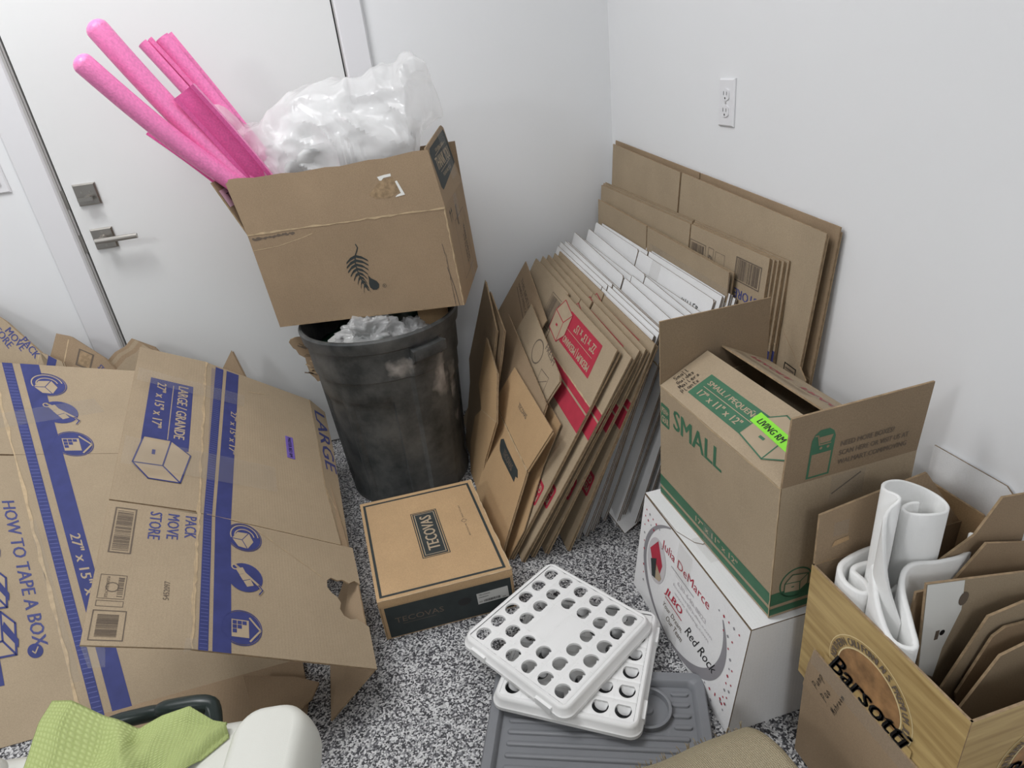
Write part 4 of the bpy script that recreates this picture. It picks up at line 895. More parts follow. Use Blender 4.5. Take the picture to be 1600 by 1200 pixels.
def b1ink(k):
    k.line([(.175, .548), (.385, .478)], .003, BROWNINK); k.text('THIS SIDE UP', .185, .572, .19, .013, BROWNINK, rot=-16); k.text('HANDLE WITH CARE', .18, .556, .20, .011, BROWNINK, rot=-17); k.poly([(.375, .512), (.405, .512), (.408, .495), (.38, .495)], BROWNINK)
lean_poly('flattened_carton', 'brown flattened carton with line print, rearmost and highest beside the bin', -.762, .55, [('panel', [(-.156, .631), (-.531, .545), (-.515, .50), (-.60, .20), (-.62, .0), (-.56, .0), (-.50, .25), (-.042, .342)], 0, b1ink)], double=False)
def b2ink(k):
    k.ring(.595, .475, .045, .034, .004, BROWNINK); k.text('FRESH', .640, .500, .095, .018, BROWNINK, rot=-10); k.frame(.670, .405, .742, .452, .002, BROWNINK); k.line([(.68, .415), (.735, .440)], .0018, BROWNINK)
lean_poly('flattened_carton', 'brown flattened carton with round emblem, in front of the line-printed one', -.770, .53, [('panel', [(-.404, .559), (-.795, .484), (-.812, .470), (-.800, .440), (-.765, .345), (-.80, .0), (-.60, .0), (-.56, .25), (-.34, .40)], 0, b2ink)], face=KRAFT)
lean_poly('flattened_carton', 'thin tan flattened board showing its cut corner above the low red logo', -.757, .56, [('panel', [(-.700, .385), (-.753, .381), (-.877, .375), (-.889, .256), (-.945, .100), (-.935, 0), (-.68, 0)], 0, None)], face=KRAFT3, double=False)
lean_poly('flattened_carton', 'plain brown flattened board behind the boot-print flat', -.7785, .51, [('panel', [(-.278, .492), (-.819, .415), (-.832, .328), (-.86, .1), (-.87, 0), (-.60, 0), (-.57, .22), (-.33, .36)], 0, None)])
def b3ink(k):
    k.poly([(.635, .220), (.655, .232), (.70, .228), (.83, .226), (.850, .212), (.832, .207), (.836, .192), (.70, .190), (.66, .196), (.645, .205)], DARK); k.text('TECOVAS', .690, .200, .10, .018, BROWNINK, 1); k.text('TECOVAS', .668, .340, .085, .014, BROWNINK)
    k.rag(.47, .269, .886, .255, .005, CREASE)
lean_poly('flattened_carton', 'flattened boot carton with dark ribbon print, front of the brown flats', -.7865, .50, [('top_flap', [(-.532, .408), (-.936, .397), (-.886, .257), (-.47, .272)], 0, None), ('panel', [(-.47, .270), (-.886, .255), (-.925, .07), (-.945, .0), (-.60, .0), (-.58, .10), (-.52, .20)], 0, b3ink)], face=KRAFT3)
lean_poly('flattened_carton', 'dark brown flattened board standing second from the bin', -.7475, .31, [('panel', [(-.224, .568), (-.464, .514), (-.488, .427), (-.50, .330), (-.54, .0), (-.25, .0), (-.14, .28)], 0, None)])
lean_poly('flattened_carton', 'pointed brown flattened board standing next to the black bin', -.757, .30, [('panel', [(-.188, .600), (-.428, .504), (-.449, .414), (-.52, .27), (-.54, 0), (-.40, .0), (-.314, .042), (-.24, .20), (-.142, .294)], 0, None)])
lean_poly('flattened_carton', 'short tan flattened board leaning before the pointed one by the bin', -.7675, .29, [('top_flap', [(-.379, .463), (-.558, .414), (-.636, .286), (-.456, .241), (-.375, .298)], 0, None), ('panel', [(-.456, .241), (-.636, .286), (-.590, .124), (-.605, .0), (-.45, .0), (-.386, .085), (-.391, .186)], 0, lambda k: k.line([(.456, .241), (.636, .286)], .0025, CREASE))], face=KRAFT3)

# ---------------------------------------------------------------- large flats on the left
# lower one, leaning on the pile by the door
av = Vector((0, .8956, .58)).normalized()
A3 = lambda x, s: Vector((x, -1.1, 0.002)) + av*s
TA = thing('flattened_carton', 'large flattened kraft carton with blue print and taping steps, at far left', 'cardboard', (-1.7, -1.1, 0))
body = Bil(A3(-1.845, 0), A3(-1.337, -.0), A3(-1.52, .925), A3(-2.164, 1.140)); fl2 = Bil(A3(-2.10, .0), A3(-1.845, .0), A3(-2.164, 1.140), A3(-2.40, 1.24))
if body.N.y > 0: body.N = -body.N
if fl2.N.y > 0: fl2.N = -fl2.N
SV = .685
def slabq(name, par, fr, poly, ink=None, face=KRAFT, t=.004):
    b = MB(); b.slab(fr, poly, t, face, KEDGE)
    if ink: ink(Ink(b, fr))
    return b.build(name, par)
class Sc:
    """metric wrapper round a bilinear frame"""
    def __init__(s, bil, w, h): s.b = bil; s.w = w; s.h = h; s.N = bil.N
    def pt(s, u, v, d=0): return s.b.pt(u/s.w, v/s.h, d)
bA = Sc(body, .508, 1.12); fA = Sc(fl2, .255, 1.12)
def aink(k):
    k.rect(.026, -.0, .050, 1.117, BLUE); k.rect(.068, -.0, .112, 1.117, BLUE); k.rag(.001, 0, .001, 1.117, .010, CREASE); k.rag(.12, .30, .40, .34, .0025, CREASE); [k.rect(.028, .006+.012*i, .048, .008+.012*i, BLUE3, 1) for i in range(92)]
    for i, (f, y) in enumerate(((icon_turn, 1.035), (icon_truck, .925), (icon_store, .805))):
        kk = Ink(k.mb, k.fr, -90, (.118+.012*i, y)); f(kk, 0, 0, .043)
    k.text('27" x 15" x 17"', .078, .50, .25, .024, KPRINT, 1, rot=-90); k.text('27" x 15" x 17"', .078, .98, .0001, .0001, KPRINT, 1)
for y0, y1, nm in ((0, SV*1.12, 'panel'), (SV*1.12+.001, 1.117, 'panel')):
    b = MB(); b.slab(bA, [(0, y0), (.508, y0), (.508, y1), (0, y1)], .004, KRAFT, KEDGE)
    if y0 == 0: aink(Ink(b, bA))
    b.build(nm, TA)
def howink(k):
    k.text('HOW TO TAPE A BOX', .190, .615, .41, .034, BLUE2, rot=-90)
    for i, y in enumerate((.62, .49, .37, .25)):
        icon_box(Ink(k.mb, k.fr, -90, (.105, y)), -.055, -.02, .11, .075, BLUE, lw=.005)
        kk = Ink(k.mb, k.fr, -90, (.105, y)); kk.poly([(-.03, .030), (.02, .056), (.04, .052), (-.01, .022)], BLUE, 4); kk.poly([(-.05, -.035), (.05, -.035), (.05, -.030), (-.05, -.030)], BLUE, 4)
    k.disc(.192, .195, .018, .018, BLUE, 1); k.line([(.186, .195), (.191, .189), (.200, .203)], .003, KPRINT, 2); k.rect(.085, .13, .11, .27, BLUE, 1)
slabq('side_flap', TA, fA, [(0, 0), (.254, 0), (.254, SV*1.12-.004), (0, SV*1.12-.004)], howink)
slabq('side_flap', TA, fA, [(0, SV*1.12+.002), (.254, SV*1.12+.002), (.254, 1.117), (0, 1.117)])
b = MB(); k = Ink(b, bA); k.poly([(-.06, .90), (.22, .985), (.235, .93), (-.06, .85)], TAPE, 4); k.poly([(-.002, .10), (.02, .10), (.012, .55), (-.004, .55)], TAPE, 4); b.build('tape_strip', TA)
bb2 = Bil(*[p - body.N*.0055 for p in (body.a, body.b, body.c, body.d)]); bb2.N = body.N; b = MB(); b.slab(Sc(bb2, .508, 1.12), [(-.1, .003), (.505, .003), (.500, 1.11), (-.1, 1.11)], .004, KRAFT2, KEDGE); b.build('back_panel', TA)

# upper one, lying across it
O_ = Vector((-1.4456, -1.347, .367)); bU = Vector((.743, .172, -.647)).normalized(); bV = Vector((-.061, .98, .19)); bV = (bV - bU*bV.dot(bU)).normalized()
fB = Fr(O_, bU, bV)
TB = thing('flattened_carton', 'large flattened kraft carton with blue stripes and torn edge before the bin', 'cardboard', tuple(fB.pt(.2, .3, 0)))
SB = .362; HB = 1.0135
def bink(k):
    k.rect(.013, -.001, .032, SB, BLUE); k.rect(.040, -.001, .077, SB, BLUE)
    for f, x, y in ((icon_turn, .108, .315), (icon_truck, .109, .195), (icon_store, .099, .062)): f(Ink(k.mb, k.fr, -90, (x, y)), 0, 0, .040)
    k.rag(.001, 0, .001, SB, .008, CREASE); k.rag(.30, .24, .12, .36, .002, CREASE); [k.rect(.015, .004+.009*i, .030, .0055+.009*i, BLUE3, 1) for i in range(39)]
def bink2(k):
    k.poly([(.013, SB), (.032, SB), (.055, HB-.008), (.031, HB-.008)], BLUE); k.poly([(.040, SB), (.077, SB), (.103, HB-.008), (.065, HB-.008)], BLUE)
    k.text('27" x 15" x 17"', .078, .80, .19, .018, KPRINT, 1, rot=-92); k.rag(.001, SB, .001, HB, .008, CREASE); k.rag(.02, SB+.001, .37, SB+.001, .0015, CREASE); k.rag(.13, .93, .19, .95, .003, CREASE); [k.rect(.016+.00003*i, SB+.004+.009*i, .031+.0003*i, SB+.0055+.009*i, BLUE3, 1) for i in range(70)]
tear = [(.410, 0), (.410, .112), (.398, .120), (.380, .130), (.362, .126), (.346, .134), (.338, .152), (.343, .170), (.336, .186), (.322, .196), (.312, .212), (.314, .232), (.326, .243), (.344, .238), (.358, .243), (.376, .236), (.392, .247), (.408, .240)]
slabq('panel', TB, fB, [(0, 0)] + tear + [(.406, SB-.0008), (0, SB-.0008)], bink)
slabq('panel', TB, fB, [(0, SB+.0008), (.372, SB+.0008), (.352, .58), (.352, .80), (.345, HB-.002), (0, HB)], bink2)
a = R(-14); f4 = Fr(fB.pt(.352, 0, 0), bU*math.cos(a) + fB.N*math.sin(a), bV)
slabq('bent_edge', TB, f4, [(.021, SB+.0008), (.056, SB+.0008), (.062, .58), (.068, .80), (.060, HB-.02), (-.006, HB-.002), (.0, .80), (.0, .58)], lambda k: (k.text('LARGE', .008, .965, .29, .045, BLUE2, rot=-88), k.rag(0, .58, .022, SB, .005, CREASE), k.rag(.0, .80, .0, .58, .003, CREASE), k.rag(.0, .58, .05, .45, .004, CREASE)))
th = R(7); f5 = Fr(fB.pt(0, 0, .001), bU*math.cos(th) + fB.N*math.sin(th), bV)
def binkl(k):
    k.rect(-.140, .570, -.030, .862, BLUE); k.rect(-.082, .60, -.080, .845, KPRINT, 1)
    k.text('LARGE / GRANDE', -.068, .850, .235, .026, KPRINT, 1, rot=-90); k.text('27" x 15" x 17"', -.122, .845, .20, .024, KPRINT, 1, rot=-90)
    icon_box(Ink(k.mb, k.fr, -90, (-.088, .525)), -.075, -.062, .150, .125, BLUE, lw=.0035)
slabq('side_flap', TB, f5, [(-.181, SB+.004), (0, SB+.004), (0, HB), (-.181, HB-.01)], binkl)
def binks(k):
    k.frame(-.166, .216, -.124, .345, .003, BROWNINK); k.bars(-.160, .224, -.130, .338, 30, BROWNINK, vert=False)
    for i, tx in enumerate(('PACK', 'MOVE', 'STORE')): k.text(tx, -.026-.036*i, .345, (.066, .074, .080)[i], .024, BLUE2, rot=-90)
    k.frame(-.170, .102, -.124, .160, .0012, BROWNINK); k.frame(-.170, .084, -.124, .098, .0012, BROWNINK); k.ring(-.147, .130, .012, .012, .002, BROWNINK, n=12); k.text('PLEASE RECYCLE', -.158, .155, .05, .005, BROWNINK, rot=-90); k.bars(-.138, .108, -.128, .155, 10, BROWNINK, vert=False)
    k.frame(-.172, .010, -.116, .076, .002, BROWNINK); k.bars(-.163, .018, -.128, .068, 34, BROWNINK, vert=False); k.text('5452097', -.046, .108, .046, .011, BROWNINK, rot=90)
slabq('side_flap', TB, f5, [(-.181, 0), (0, 0), (0, SB-.006), (-.181, SB-.002)], binks)
f6 = Fr(fB.pt(0, 0, -.006), bU, bV); b = MB(); b.slab(f6, [(.004, .004), (.400, .004), (.400, .092), (.33, .105), (.29, .14), (.285, .25), (.33, .268), (.400, .275), (.398, SB), (.345, HB-.03), (.004, HB-.006)], .004, KRAFT2, KEDGE); b.build('back_panel', TB)
q = [fB.pt(.409, 0, -.006), fB.pt(.409, .34, -.006), Vector((-1.262, -1.000, .012)), Vector((-1.264, -1.296, .004))]
b = MB(); bl = Bil(q[0], q[3], q[2], q[1]); b.slab(bl, [(0, 0), (1, 0), (1, 1), (0, 1)], .004, KRAFT2, KEDGE); b.build('folded_flap', TB)
b = MB(); f7 = Fr(fB.pt(.246, .765, .0012), bU, bV); b.slab(f7, [(-.004, 0), (.020, 0), (.020, -.10), (-.004, -.10)][::-1], .0006, PURPLE, PURPLE); Ink(b, f7).text('MASTER BED RM', .003, -.006, .088, .010, BLACKINK, rot=-90); o = b.build('purple_label', TB); o['label'] = 'small purple room label with black lettering'
b = MB(); k = Ink(b, fB); k.poly([(-.178, .86), (.12, .90), (.115, .84), (-.178, .80)], TAPE, 9); k.poly([(-.178, .56), (.20, .60), (.20, .50), (-.178, .46)], TAPE, 9); k.poly([(.008, -.002), (-.015, -.012), (-.012, .02), (.008, .02)], TAPE, 9); b.build('tape_strip', TB)
b = MB(); fq = Fr(f5.pt(-.181, 0, 0), bU, Vector((0, -.5, -.85)).normalized()); b.slab(fq, [(0, 0), (.04, .0), (.034, .035), (.006, .040)], .0006, TAPE, TAPE); b.build('tape_end', TB)

# pile behind them, against the door
GP = 'flats piled against the door'
def pile(label, yb, sy, parts, face=KRAFT):
    fr = Fr((0, yb, 0), (1, 0, 0), Vector((0, sy, 1)), Vector((0, -1, sy)).normalized())
    c = parts[0][1]; th = thing('flattened_carton', label, 'cardboard', (c[0][0], yb, 0), GP)
    for nm, poly, ink in parts:
        b = MB(); b.slab(fr, poly, .004, face, KEDGE)
        if ink: ink(Ink(b, fr))
        b.build(nm, th)
        b = MB(); b.slab(Fr(fr.pt(0, 0, -.0052), fr.U, fr.V, fr.N), [(x+.004, y-.003) for x, y in poly], .004, face, KEDGE); b.build('back_' + nm, th)
def pinkk(k):
    for i, (tx, x, z) in enumerate((('STORE', -2.150, .715), ('MOVE', -2.113, .694), ('PACK', -2.076, .660))): k.text(tx, x, z, (.080, .072, .066)[i], .021, BLUE2, rot=-63)
    k.line([(-2.030, .615), (-2.07, .52)], .003, CREASE); k.poly([(-2.006, .604), (-1.985, .587), (-2.003, .550), (-2.024, .562)], BLUE)
pile('kraft flat with PACK MOVE STORE print peeping over the far left carton', -.440, .50, [('panel', [(-2.02, .0), (-2.02, .5), (-2.004, .580), (-2.027, .618), (-2.104, .722), (-2.25, .86), (-2.6, .75), (-2.6, .0)], pinkk), ('side_flap', [(-2.02, .0), (-1.93, .0), (-1.95, .45), (-1.972, .580), (-2.027, .618), (-2.022, .50)], None)])
pile('kraft flat with a barcode panel peeping between the two large cartons', -.405, .49, [('panel', [(-2.06, .0), (-1.80, .0), (-1.82, .50), (-1.858, .560), (-1.943, .640), (-1.981, .655), (-2.03, .56)], lambda k: (k.poly([(-1.925, .60), (-1.885, .573), (-1.907, .53), (-1.947, .555)], BROWNINK), k.poly([(-1.922, .594), (-1.891, .573), (-1.909, .537), (-1.940, .556)], KEDGE, 1), k.line([(-1.95, .63), (-1.99, .54)], .003, CREASE), k.text('STORE', -1.885, .535, .04, .016, BLUE2, rot=-60)))], KRAFT2)
for i, (lb, yb, dx, dz) in enumerate((('rearmost ragged kraft flat left of the striped carton', -.330, 0.0, 0.0), ('second ragged kraft flat left of the striped carton', -.342, .012, -.004), ('third ragged kraft flat left of the striped carton', -.354, .026, -.008), ('front ragged kraft flat left of the striped carton', -.366, .040, -.014))):
    pile(lb, yb, .42, [('panel', [(-1.88+dx, 0), (-1.55, 0), (-1.60, .36), (-1.715+dx*.4, .556+dz), (-1.775+dx, .592+dz), (-1.80+dx, .572+dz), (-1.835+dx, .560+dz), (-1.875+dx, .53+dz), (-1.895+dx, .48+dz)], None)], KRAFT if i % 2 else KRAFT2)
pile('pointed brown flat corner showing behind the striped carton', -.320, .44, [('panel', [(-1.62, 0), (-1.38, 0), (-1.42, .32), (-1.452, .385), (-1.480, .492), (-1.535, .425), (-1.60, .3)], None)], KRAFT2)
# board on the floor under the left pile
b = MB(); fr = Fr((-1.80, -1.04, .008), (1, -.06, .0), (.06, -1, .012), (0, .012, 1)); b.slab(fr, [(0, 0), (.46, .0), (.475, .14), (.45, .34), (.36, .40), (0, .40)], .006, KRAFT2, KEDGE)
tag(b.build('floor_board', None, (-1.5, -1.25, .01)), 'dark brown board lying on the floor under the left cartons', 'cardboard')
b = MB(); fr = Fr((-1.46, -1.145, .055), Vector((.96, -.18, -.14)).normalized(), Vector((.1, -.95, .02)).normalized()); b.slab(fr, [(0, 0), (.12, .01), (.175, .03), (.155, .075), (.12, .11), (.02, .10)], .006, KRAFT2, KEDGE)
tag(b.build('crushed_board', None, (-1.4, -1.2, .08)), 'crushed brown board end under the striped carton edge', 'cardboard')

# ---------------------------------------------------------------- trays on the floor
def rrect(w_, h_, r, n=6):
    p = []
    for cx, cy, a0 in ((w_/2-r, h_/2-r, 0), (-w_/2+r, h_/2-r, 90), (-w_/2+r, -h_/2+r, 180), (w_/2-r, -h_/2+r, 270)):
        p += [(cx+r*math.cos(R(a0+90*i/n)), cy+r*math.sin(R(a0+90*i/n))) for i in range(n+1)]
    return p
def rings(mb, rs, material, closed_top=False, closed_bottom=False):
    n = len(rs[0]); vs = [p for r in rs for p in r]
    fs = [(i*n+j, i*n+(j+1) % n, (i+1)*n+(j+1) % n, (i+1)*n+j) for i in range(len(rs)-1) for j in range(n)]
    if closed_bottom: fs.append(tuple(range(n))[::-1])
    if closed_top: fs.append(tuple((len(rs)-1)*n+j for j in range(n)))
    mb.mesh(vs, fs, material)
ER, EG = .315, .040
def egg_tray(loc, rz, label):
    th = thing('perforated_tray', label, 'tray', (0, 0, 0), 'white perforated trays'); th['base'] = (0, 0, 0)
    b = MB(); S_ = ER/2-.012; zt = 0.030; N_ = 6; cs = 2*S_/N_
    zx = lambda x: zt - .0022*math.exp(-((((x+S_)/cs+.5) % 1 - .5)*cs/.0028)**2)     # shallow grooves between the strips of holes
    def cup(cx, cy, hole):
        n = 32; hr = .0182; e = .0045
        if not hole:
            xs = [-cs/2, -cs/2+e, cs/2-e, cs/2]
            for a, c in zip(xs, xs[1:]): b.face([(cx+a, cy-cs/2, zx(cx+a)), (cx+c, cy-cs/2, zx(cx+c)), (cx+c, cy+cs/2, zx(cx+c)), (cx+a, cy+cs/2, zx(cx+a))], TRAYW)
            return
        H_ = []; Q = []
        for i in range(n):
            a = 2*math.pi*i/n; c, s_ = math.cos(a), math.sin(a)
            H_.append((cx+min(hr*c, .0125), cy+hr*s_*.98)); k = 1/max(abs(c), abs(s_)); Q.append((cx+cs/2*c*k, cy+cs/2*s_*k))
        Q2 = [(cx+(x-cx)*(1-2*e/cs), cy+(y-cy)*.97) for x, y in Q]
        for i in range(n):
            j = (i+1) % n
            b.face([(*Q[i], zx(Q[i][0])), (*Q[j], zx(Q[j][0])), (*Q2[j], zt), (*Q2[i], zt)], TRAYW)
            b.face([(*Q2[i], zt), (*Q2[j], zt), (*H_[j], zt-.0004), (*H_[i], zt-.0004)], TRAYW)
            b.face([(*H_[i], zt-.0004), (*H_[j], zt-.0004), (H_[j][0], H_[j][1], zt-.006), (H_[i][0], H_[i][1], zt-.006)], TRAYW)
        # curved half cup under the straight side
        arc = [(cy+hr*.9*math.sin(R(t)), zt-.006-.016*math.cos(R(t))) for t in range(-80, 81, 20)]
        for (y0, z0), (y1, z1) in zip(arc, arc[1:]): b.face([(cx+.0125, y0, zt-.006), (cx+.0125, y1, zt-.006), (cx+.004, y1*.8+cy*.2, z1), (cx+.004, y0*.8+cy*.2, z0)], TRAYW)
    for i in range(N_):
        for j in range(N_):
            cup(-S_+cs*(i+.5), -S_+cs*(j+.5), not (i in (2, 3) and j in (2, 3)))
    b.build('deck', th, base=(0, 0, 0), smooth=30)
    b = MB(); Pn = lambda w_, r, z: [(x, y, z) for x, y in rrect(w_, w_, r)]
    sqr = [(max(-S_, min(S_, x*1.03)), max(-S_, min(S_, y*1.03)), zt) for x, y in rrect(2*S_, 2*S_, .004)]
    rings(b, [Pn(2*S_+.001, .006, zt), Pn(ER-.010, .020, zt+.001), Pn(ER-.004, .022, zt-.001), Pn(ER, .024, zt-.006), Pn(ER+.005, .025, .012), Pn(ER+.012, .027, .009), Pn(ER+.012, .027, 0), Pn(ER+.006, .026, 0), Pn(ER+.002, .025, .008), Pn(ER-.006, .022, zt-.006)], TRAYW)
    b.build('skirt', th, base=(0, 0, 0), smooth=40, recalc=True)
    for sx in (-1, 1):
        b = MB(); b.box((sx*.10-.022, -ER/2-.008, 0.0), (sx*.10+.022, -ER/2-.001, .018), TRAYW); b.build('clip_tab', th, base=(0, 0, 0))
    b = MB(); b.box((-.022, ER/2+.001, 0.0), (.022, ER/2+.008, .018), TRAYW); b.build('clip_tab', th, base=(0, 0, 0))
    th.location = loc; th.rotation_euler = (0, 0, R(rz)); return th
t1 = egg_tray((-.690, -1.362, .036), 56.5, 'white perforated tray in the middle, between the grey tray and upper white tray')
t2 = t1.copy(); COL.objects.link(t2); t2['label'] = 'white perforated tray lying on top of the floor stack'
for c in list(t1.children):
    c2 = c.copy(); COL.objects.link(c2); c2.parent = t2
t2.location = (-.723, -1.302, .0685); t2.rotation_euler = (0, 0, R(-59))

# grey ribbed tray
gt = thing('drip_tray', 'grey ribbed plastic tray with round well, lowest of the floor stack', 'tray', (0, 0, 0)); gt['base'] = (0, 0, 0)
GW_, GD_ = .470, .330
b = MB(); Pn = lambda w_, h_, r, z: [(x, y, z) for x, y in rrect(w_, h_, r)]
rings(b, [Pn(GW_-.008, GD_-.008, .022, 0), Pn(GW_, GD_, .026, .004), Pn(GW_-.004, GD_-.004, .025, .030), Pn(GW_-.010, GD_-.010, .022, .034), Pn(GW_-.046, GD_-.046, .016, .034), Pn(GW_-.054, GD_-.054, .014, .030), Pn(GW_-.062, GD_-.062, .012, .017)], TRAYG, closed_top=True, closed_bottom=True)
b.build('pan', gt, base=(0, 0, 0), smooth=40)
def rib(x0, x1, y):
    b = MB(); n = 8; L = [(x0, y)]
    pts = [(x1-.006+.006*math.cos(R(a)), y+.006*math.sin(R(a))) for a in range(-90, 91, 30)] + [(x0+.006+.006*math.cos(R(a)), y+.006*math.sin(R(a))) for a in range(90, 271, 30)]
    c = ((x0+x1)/2, y); sh = lambda k: [((p[0]-c[0])*(1-k*.012)+c[0], (p[1]-c[1])*(1-k*.4)+c[1]) for p in pts]
    rings(b, [[(x, y_, .0165) for x, y_ in pts], [(x, y_, .0205) for x, y_ in sh(.5)], [(x, y_, .0215) for x, y_ in sh(1)]], TRAYG, closed_top=True); b.build('rib', gt, base=(0, 0, 0), smooth=40)
for i in range(10):
    y = -.118+.026*i; rib(-.190, .190 if y < .02 else .055, y)
    if y >= .02: rib(.158, .196, y)
b = MB(); ci = lambda r, z: [(.108+r*math.cos(2*math.pi*i/36), .075+r*math.sin(2*math.pi*i/36), z) for i in range(36)]
rings(b, [ci(.050, .0168), ci(.050, .030), ci(.047, .031), ci(.044, .030), ci(.041, .012), ci(.012, .0175), ci(.010, .022), ci(.003, .023)], TRAYG, closed_top=True); b.build('well', gt, base=(0, 0, 0), smooth=40)
gt.location = (-.722, -1.545, .0005); gt.rotation_euler = (0, 0, R(-22))

# ---------------------------------------------------------------- cooler, towel
ca = R(-9); cex = Vector((math.cos(ca), math.sin(ca), 0)); cey = Vector((-math.sin(ca), math.cos(ca), 0)); cO = Vector((-1.206, -1.560, 0))
ck = thing('ice_box', 'white ice box with rounded lid corner at bottom left', 'cooler', tuple(cO - cex*.29 - cey*.19))
LW, LD = .60, .38; CZ = .025
def smooth_path(P, rs, k=5):
    P = [Vector(p) for p in P]; n = len(P); A = []; B = []
    for i in range(n-1):
        a, b_, c, d_ = P[max(i-1, 0)], P[i], P[i+1], P[min(i+2, n-1)]
        for j in range(k):
            f = j/k; A.append(((b_*2) + (c-a)*f + (a*2-b_*5+c*4-d_)*f*f + (b_*3-a-c*3+d_)*f**3)*.5); B.append(rs[i]+(rs[i+1]-rs[i])*f)
    return A+[P[-1]], B+[rs[-1]]
def cp(x, y, z): return cO + cex*x + cey*y + Z3*(z+CZ if z > .1 else z)
def crings(mb, cx, cy, specs, material, top=True, bottom=False):
    rings(mb, [[cp(cx+x, cy+y, z) for x, y in rrect(w_, h_, r, 8)] for w_, h_, r, z in specs], material, top, bottom)
b = MB(); crings(b, -LW/2, -LD/2, [(LW-.06, LD-.06, .05, 0), (LW-.04, LD-.04, .06, .01), (LW-.012, LD-.012, .06, .28), (LW, LD, .062, .285), (LW+.004, LD+.004, .062, .300)], COOLM, True, True); b.build('body', ck, smooth=40)
b = MB(); crings(b, -LW/2, -LD/2, [(LW, LD, .060, .302), (LW+.010, LD+.010, .064, .306), (LW+.010, LD+.010, .064, .322), (LW-.002, LD-.002, .060, .338), (LW-.03, LD-.03, .052, .348), (LW-.05, LD-.05, .045, .350)], COOLM, True, True); lid_ = sub(b.build('lid', ck, smooth=50), ck['base'])
b = MB(); crings(b, -.063, -LD/2, [(.136, LD+.006, .060, .322), (.132, LD-.002, .058, .345), (.114, LD-.022, .046, .372), (.096, LD-.036, .036, .381), (.080, LD-.05, .030, .383)], COOLM); b.build('lid_end', lid_, smooth=60)
b = MB(); crings(b, -LW+.060, -LD/2, [(.120, LD+.002, .05, .322), (.114, LD-.006, .046, .350), (.096, LD-.03, .040, .372), (.076, LD-.05, .034, .376)], COOLM); b.build('lid_end', lid_, smooth=60)
b = MB(); hp, hr_ = smooth_path([cp(-.46, .00, .20), cp(-.45, .045, .255), cp(-.41, .078, .282), cp(-.34, .086, .288), cp(-.315, .086, .288), cp(-.30, .087, .291), cp(-.235, .086, .290), cp(-.215, .070, .280), cp(-.205, .00, .24)], [.012, .013, .014, .014, .014, .017, .017, .014, .012]); b.tube(hp, hr_, DGREEN, 14); b.build('carry_handle', ck, smooth=60)

def towel():
    n, m_ = 64, 44; vs = []; uv = []
    far = [(-1.640, -1.432, .405), (-1.600, -1.452, .412), (-1.540, -1.492, .398), (-1.490, -1.520, .385), (-1.450, -1.520, .396), (-1.405, -1.522, .402), (-1.370, -1.548, .386), (-1.348, -1.556, .378)]
    near = [(-1.640, -1.720, .366), (-1.60, -1.76, .37), (-1.55, -1.76, .372), (-1.50, -1.71, .376), (-1.46, -1.675, .378), (-1.425, -1.635, .376), (-1.385, -1.605, .370), (-1.346, -1.578, .362)]
    def ip(L, t):
        t *= len(L)-1; i = min(int(t), len(L)-2); f = t-i; f = f*f*(3-2*f)*.5+f*.5; return Vector(L[i]).lerp(Vector(L[i+1]), f)
    for i in range(n+1):
        for j in range(m_+1):
            a, c = ip(far, i/n), ip(near, i/n); t = j/m_; p = a.lerp(c, t)
            w_ = .006*math.sin(i*.20+j*.10) + .014*noise.noise(Vector((p.x*9, p.y*12, 1))) + .003*noise.noise(Vector((p.x*30, p.y*30, 3)))
            fold = .022*math.exp(-((i/n-.42-.25*(t-.3))/.05)**2)
            p.z = max(.380, p.z + .008 + (w_+fold)*min(1, 4*t+.25) + .008*math.sin(math.pi*t))
            vs.append(p); uv.append((i/n*.30, t*.22))
    fs = [(i*(m_+1)+j, (i+1)*(m_+1)+j, (i+1)*(m_+1)+j+1, i*(m_+1)+j+1) for i in range(n) for j in range(m_)]
    b = MB(); b.mesh(vs, fs, TOWELM, uv); o = b.build('towel', None, (-1.5, -1.55, .37))
    o.data.polygons.foreach_set('use_smooth', [True]*len(o.data.polygons))
    md = o.modifiers.new('thick', 'SOLIDIFY'); md.thickness = .004; md.offset = 1; return o
tag(towel(), 'crumpled light green waffle towel lying on the white ice box', 'towel')

# ---------------------------------------------------------------- burlap bundle
def burlap():
    n, m_ = 80, 44; vs = []; uv = []
    for i in range(n+1):
        u = i/n; x = -1.05 + .595*u; h = .204 + .036*u; end = 1 - max(0, (u-.93)/.07)**2.2*.55
        for j in range(m_+1):
            t = j/m_; a = math.pi*(1-t)          # t = 0 foot away from the wall side, t = 1 foot under the frayed edge
            y = -1.812 - .118*math.cos(math.pi*t)
            z = max(0.002, h*end*max(0, math.sin(math.pi*t))**.45)
            q = Vector((x*7, t*4, 2))
            vs.append(Vector((x + .010*math.sin(t*5)*u, y + .008*noise.noise(q), z + .010*noise.noise(q*1.3+Vector((4, 1, 0)))*min(1, z*12)))); uv.append((u*.595, t*.42))
    fs = [(i*(m_+1)+j, i*(m_+1)+j+1, (i+1)*(m_+1)+j+1, (i+1)*(m_+1)+j) for i in range(n) for j in range(m_)]
    b = MB(); b.mesh(vs, fs, BURLAP, uv)
    b.mesh([vs[n*(m_+1)+j] for j in range(m_+1)] + [Vector((-.475, -1.812, 0))], [(j, j+1, m_+1) for j in range(m_)], BURLAP, [(0, j*.01) for j in range(m_+1)]+[(.1, .1)])
    o = b.build('burlap_bundle', None, (-.75, -1.87, 0)); o.data.polygons.foreach_set('use_smooth', [True]*len(o.data.polygons)); return o, vs, n, m_
bo, bvs, bn_, bm_ = burlap(); bo['base'] = (-.75, -1.87, 0)
tag(bo, 'bundle of coarse beige burlap with frayed edge at the bottom', 'fabric')
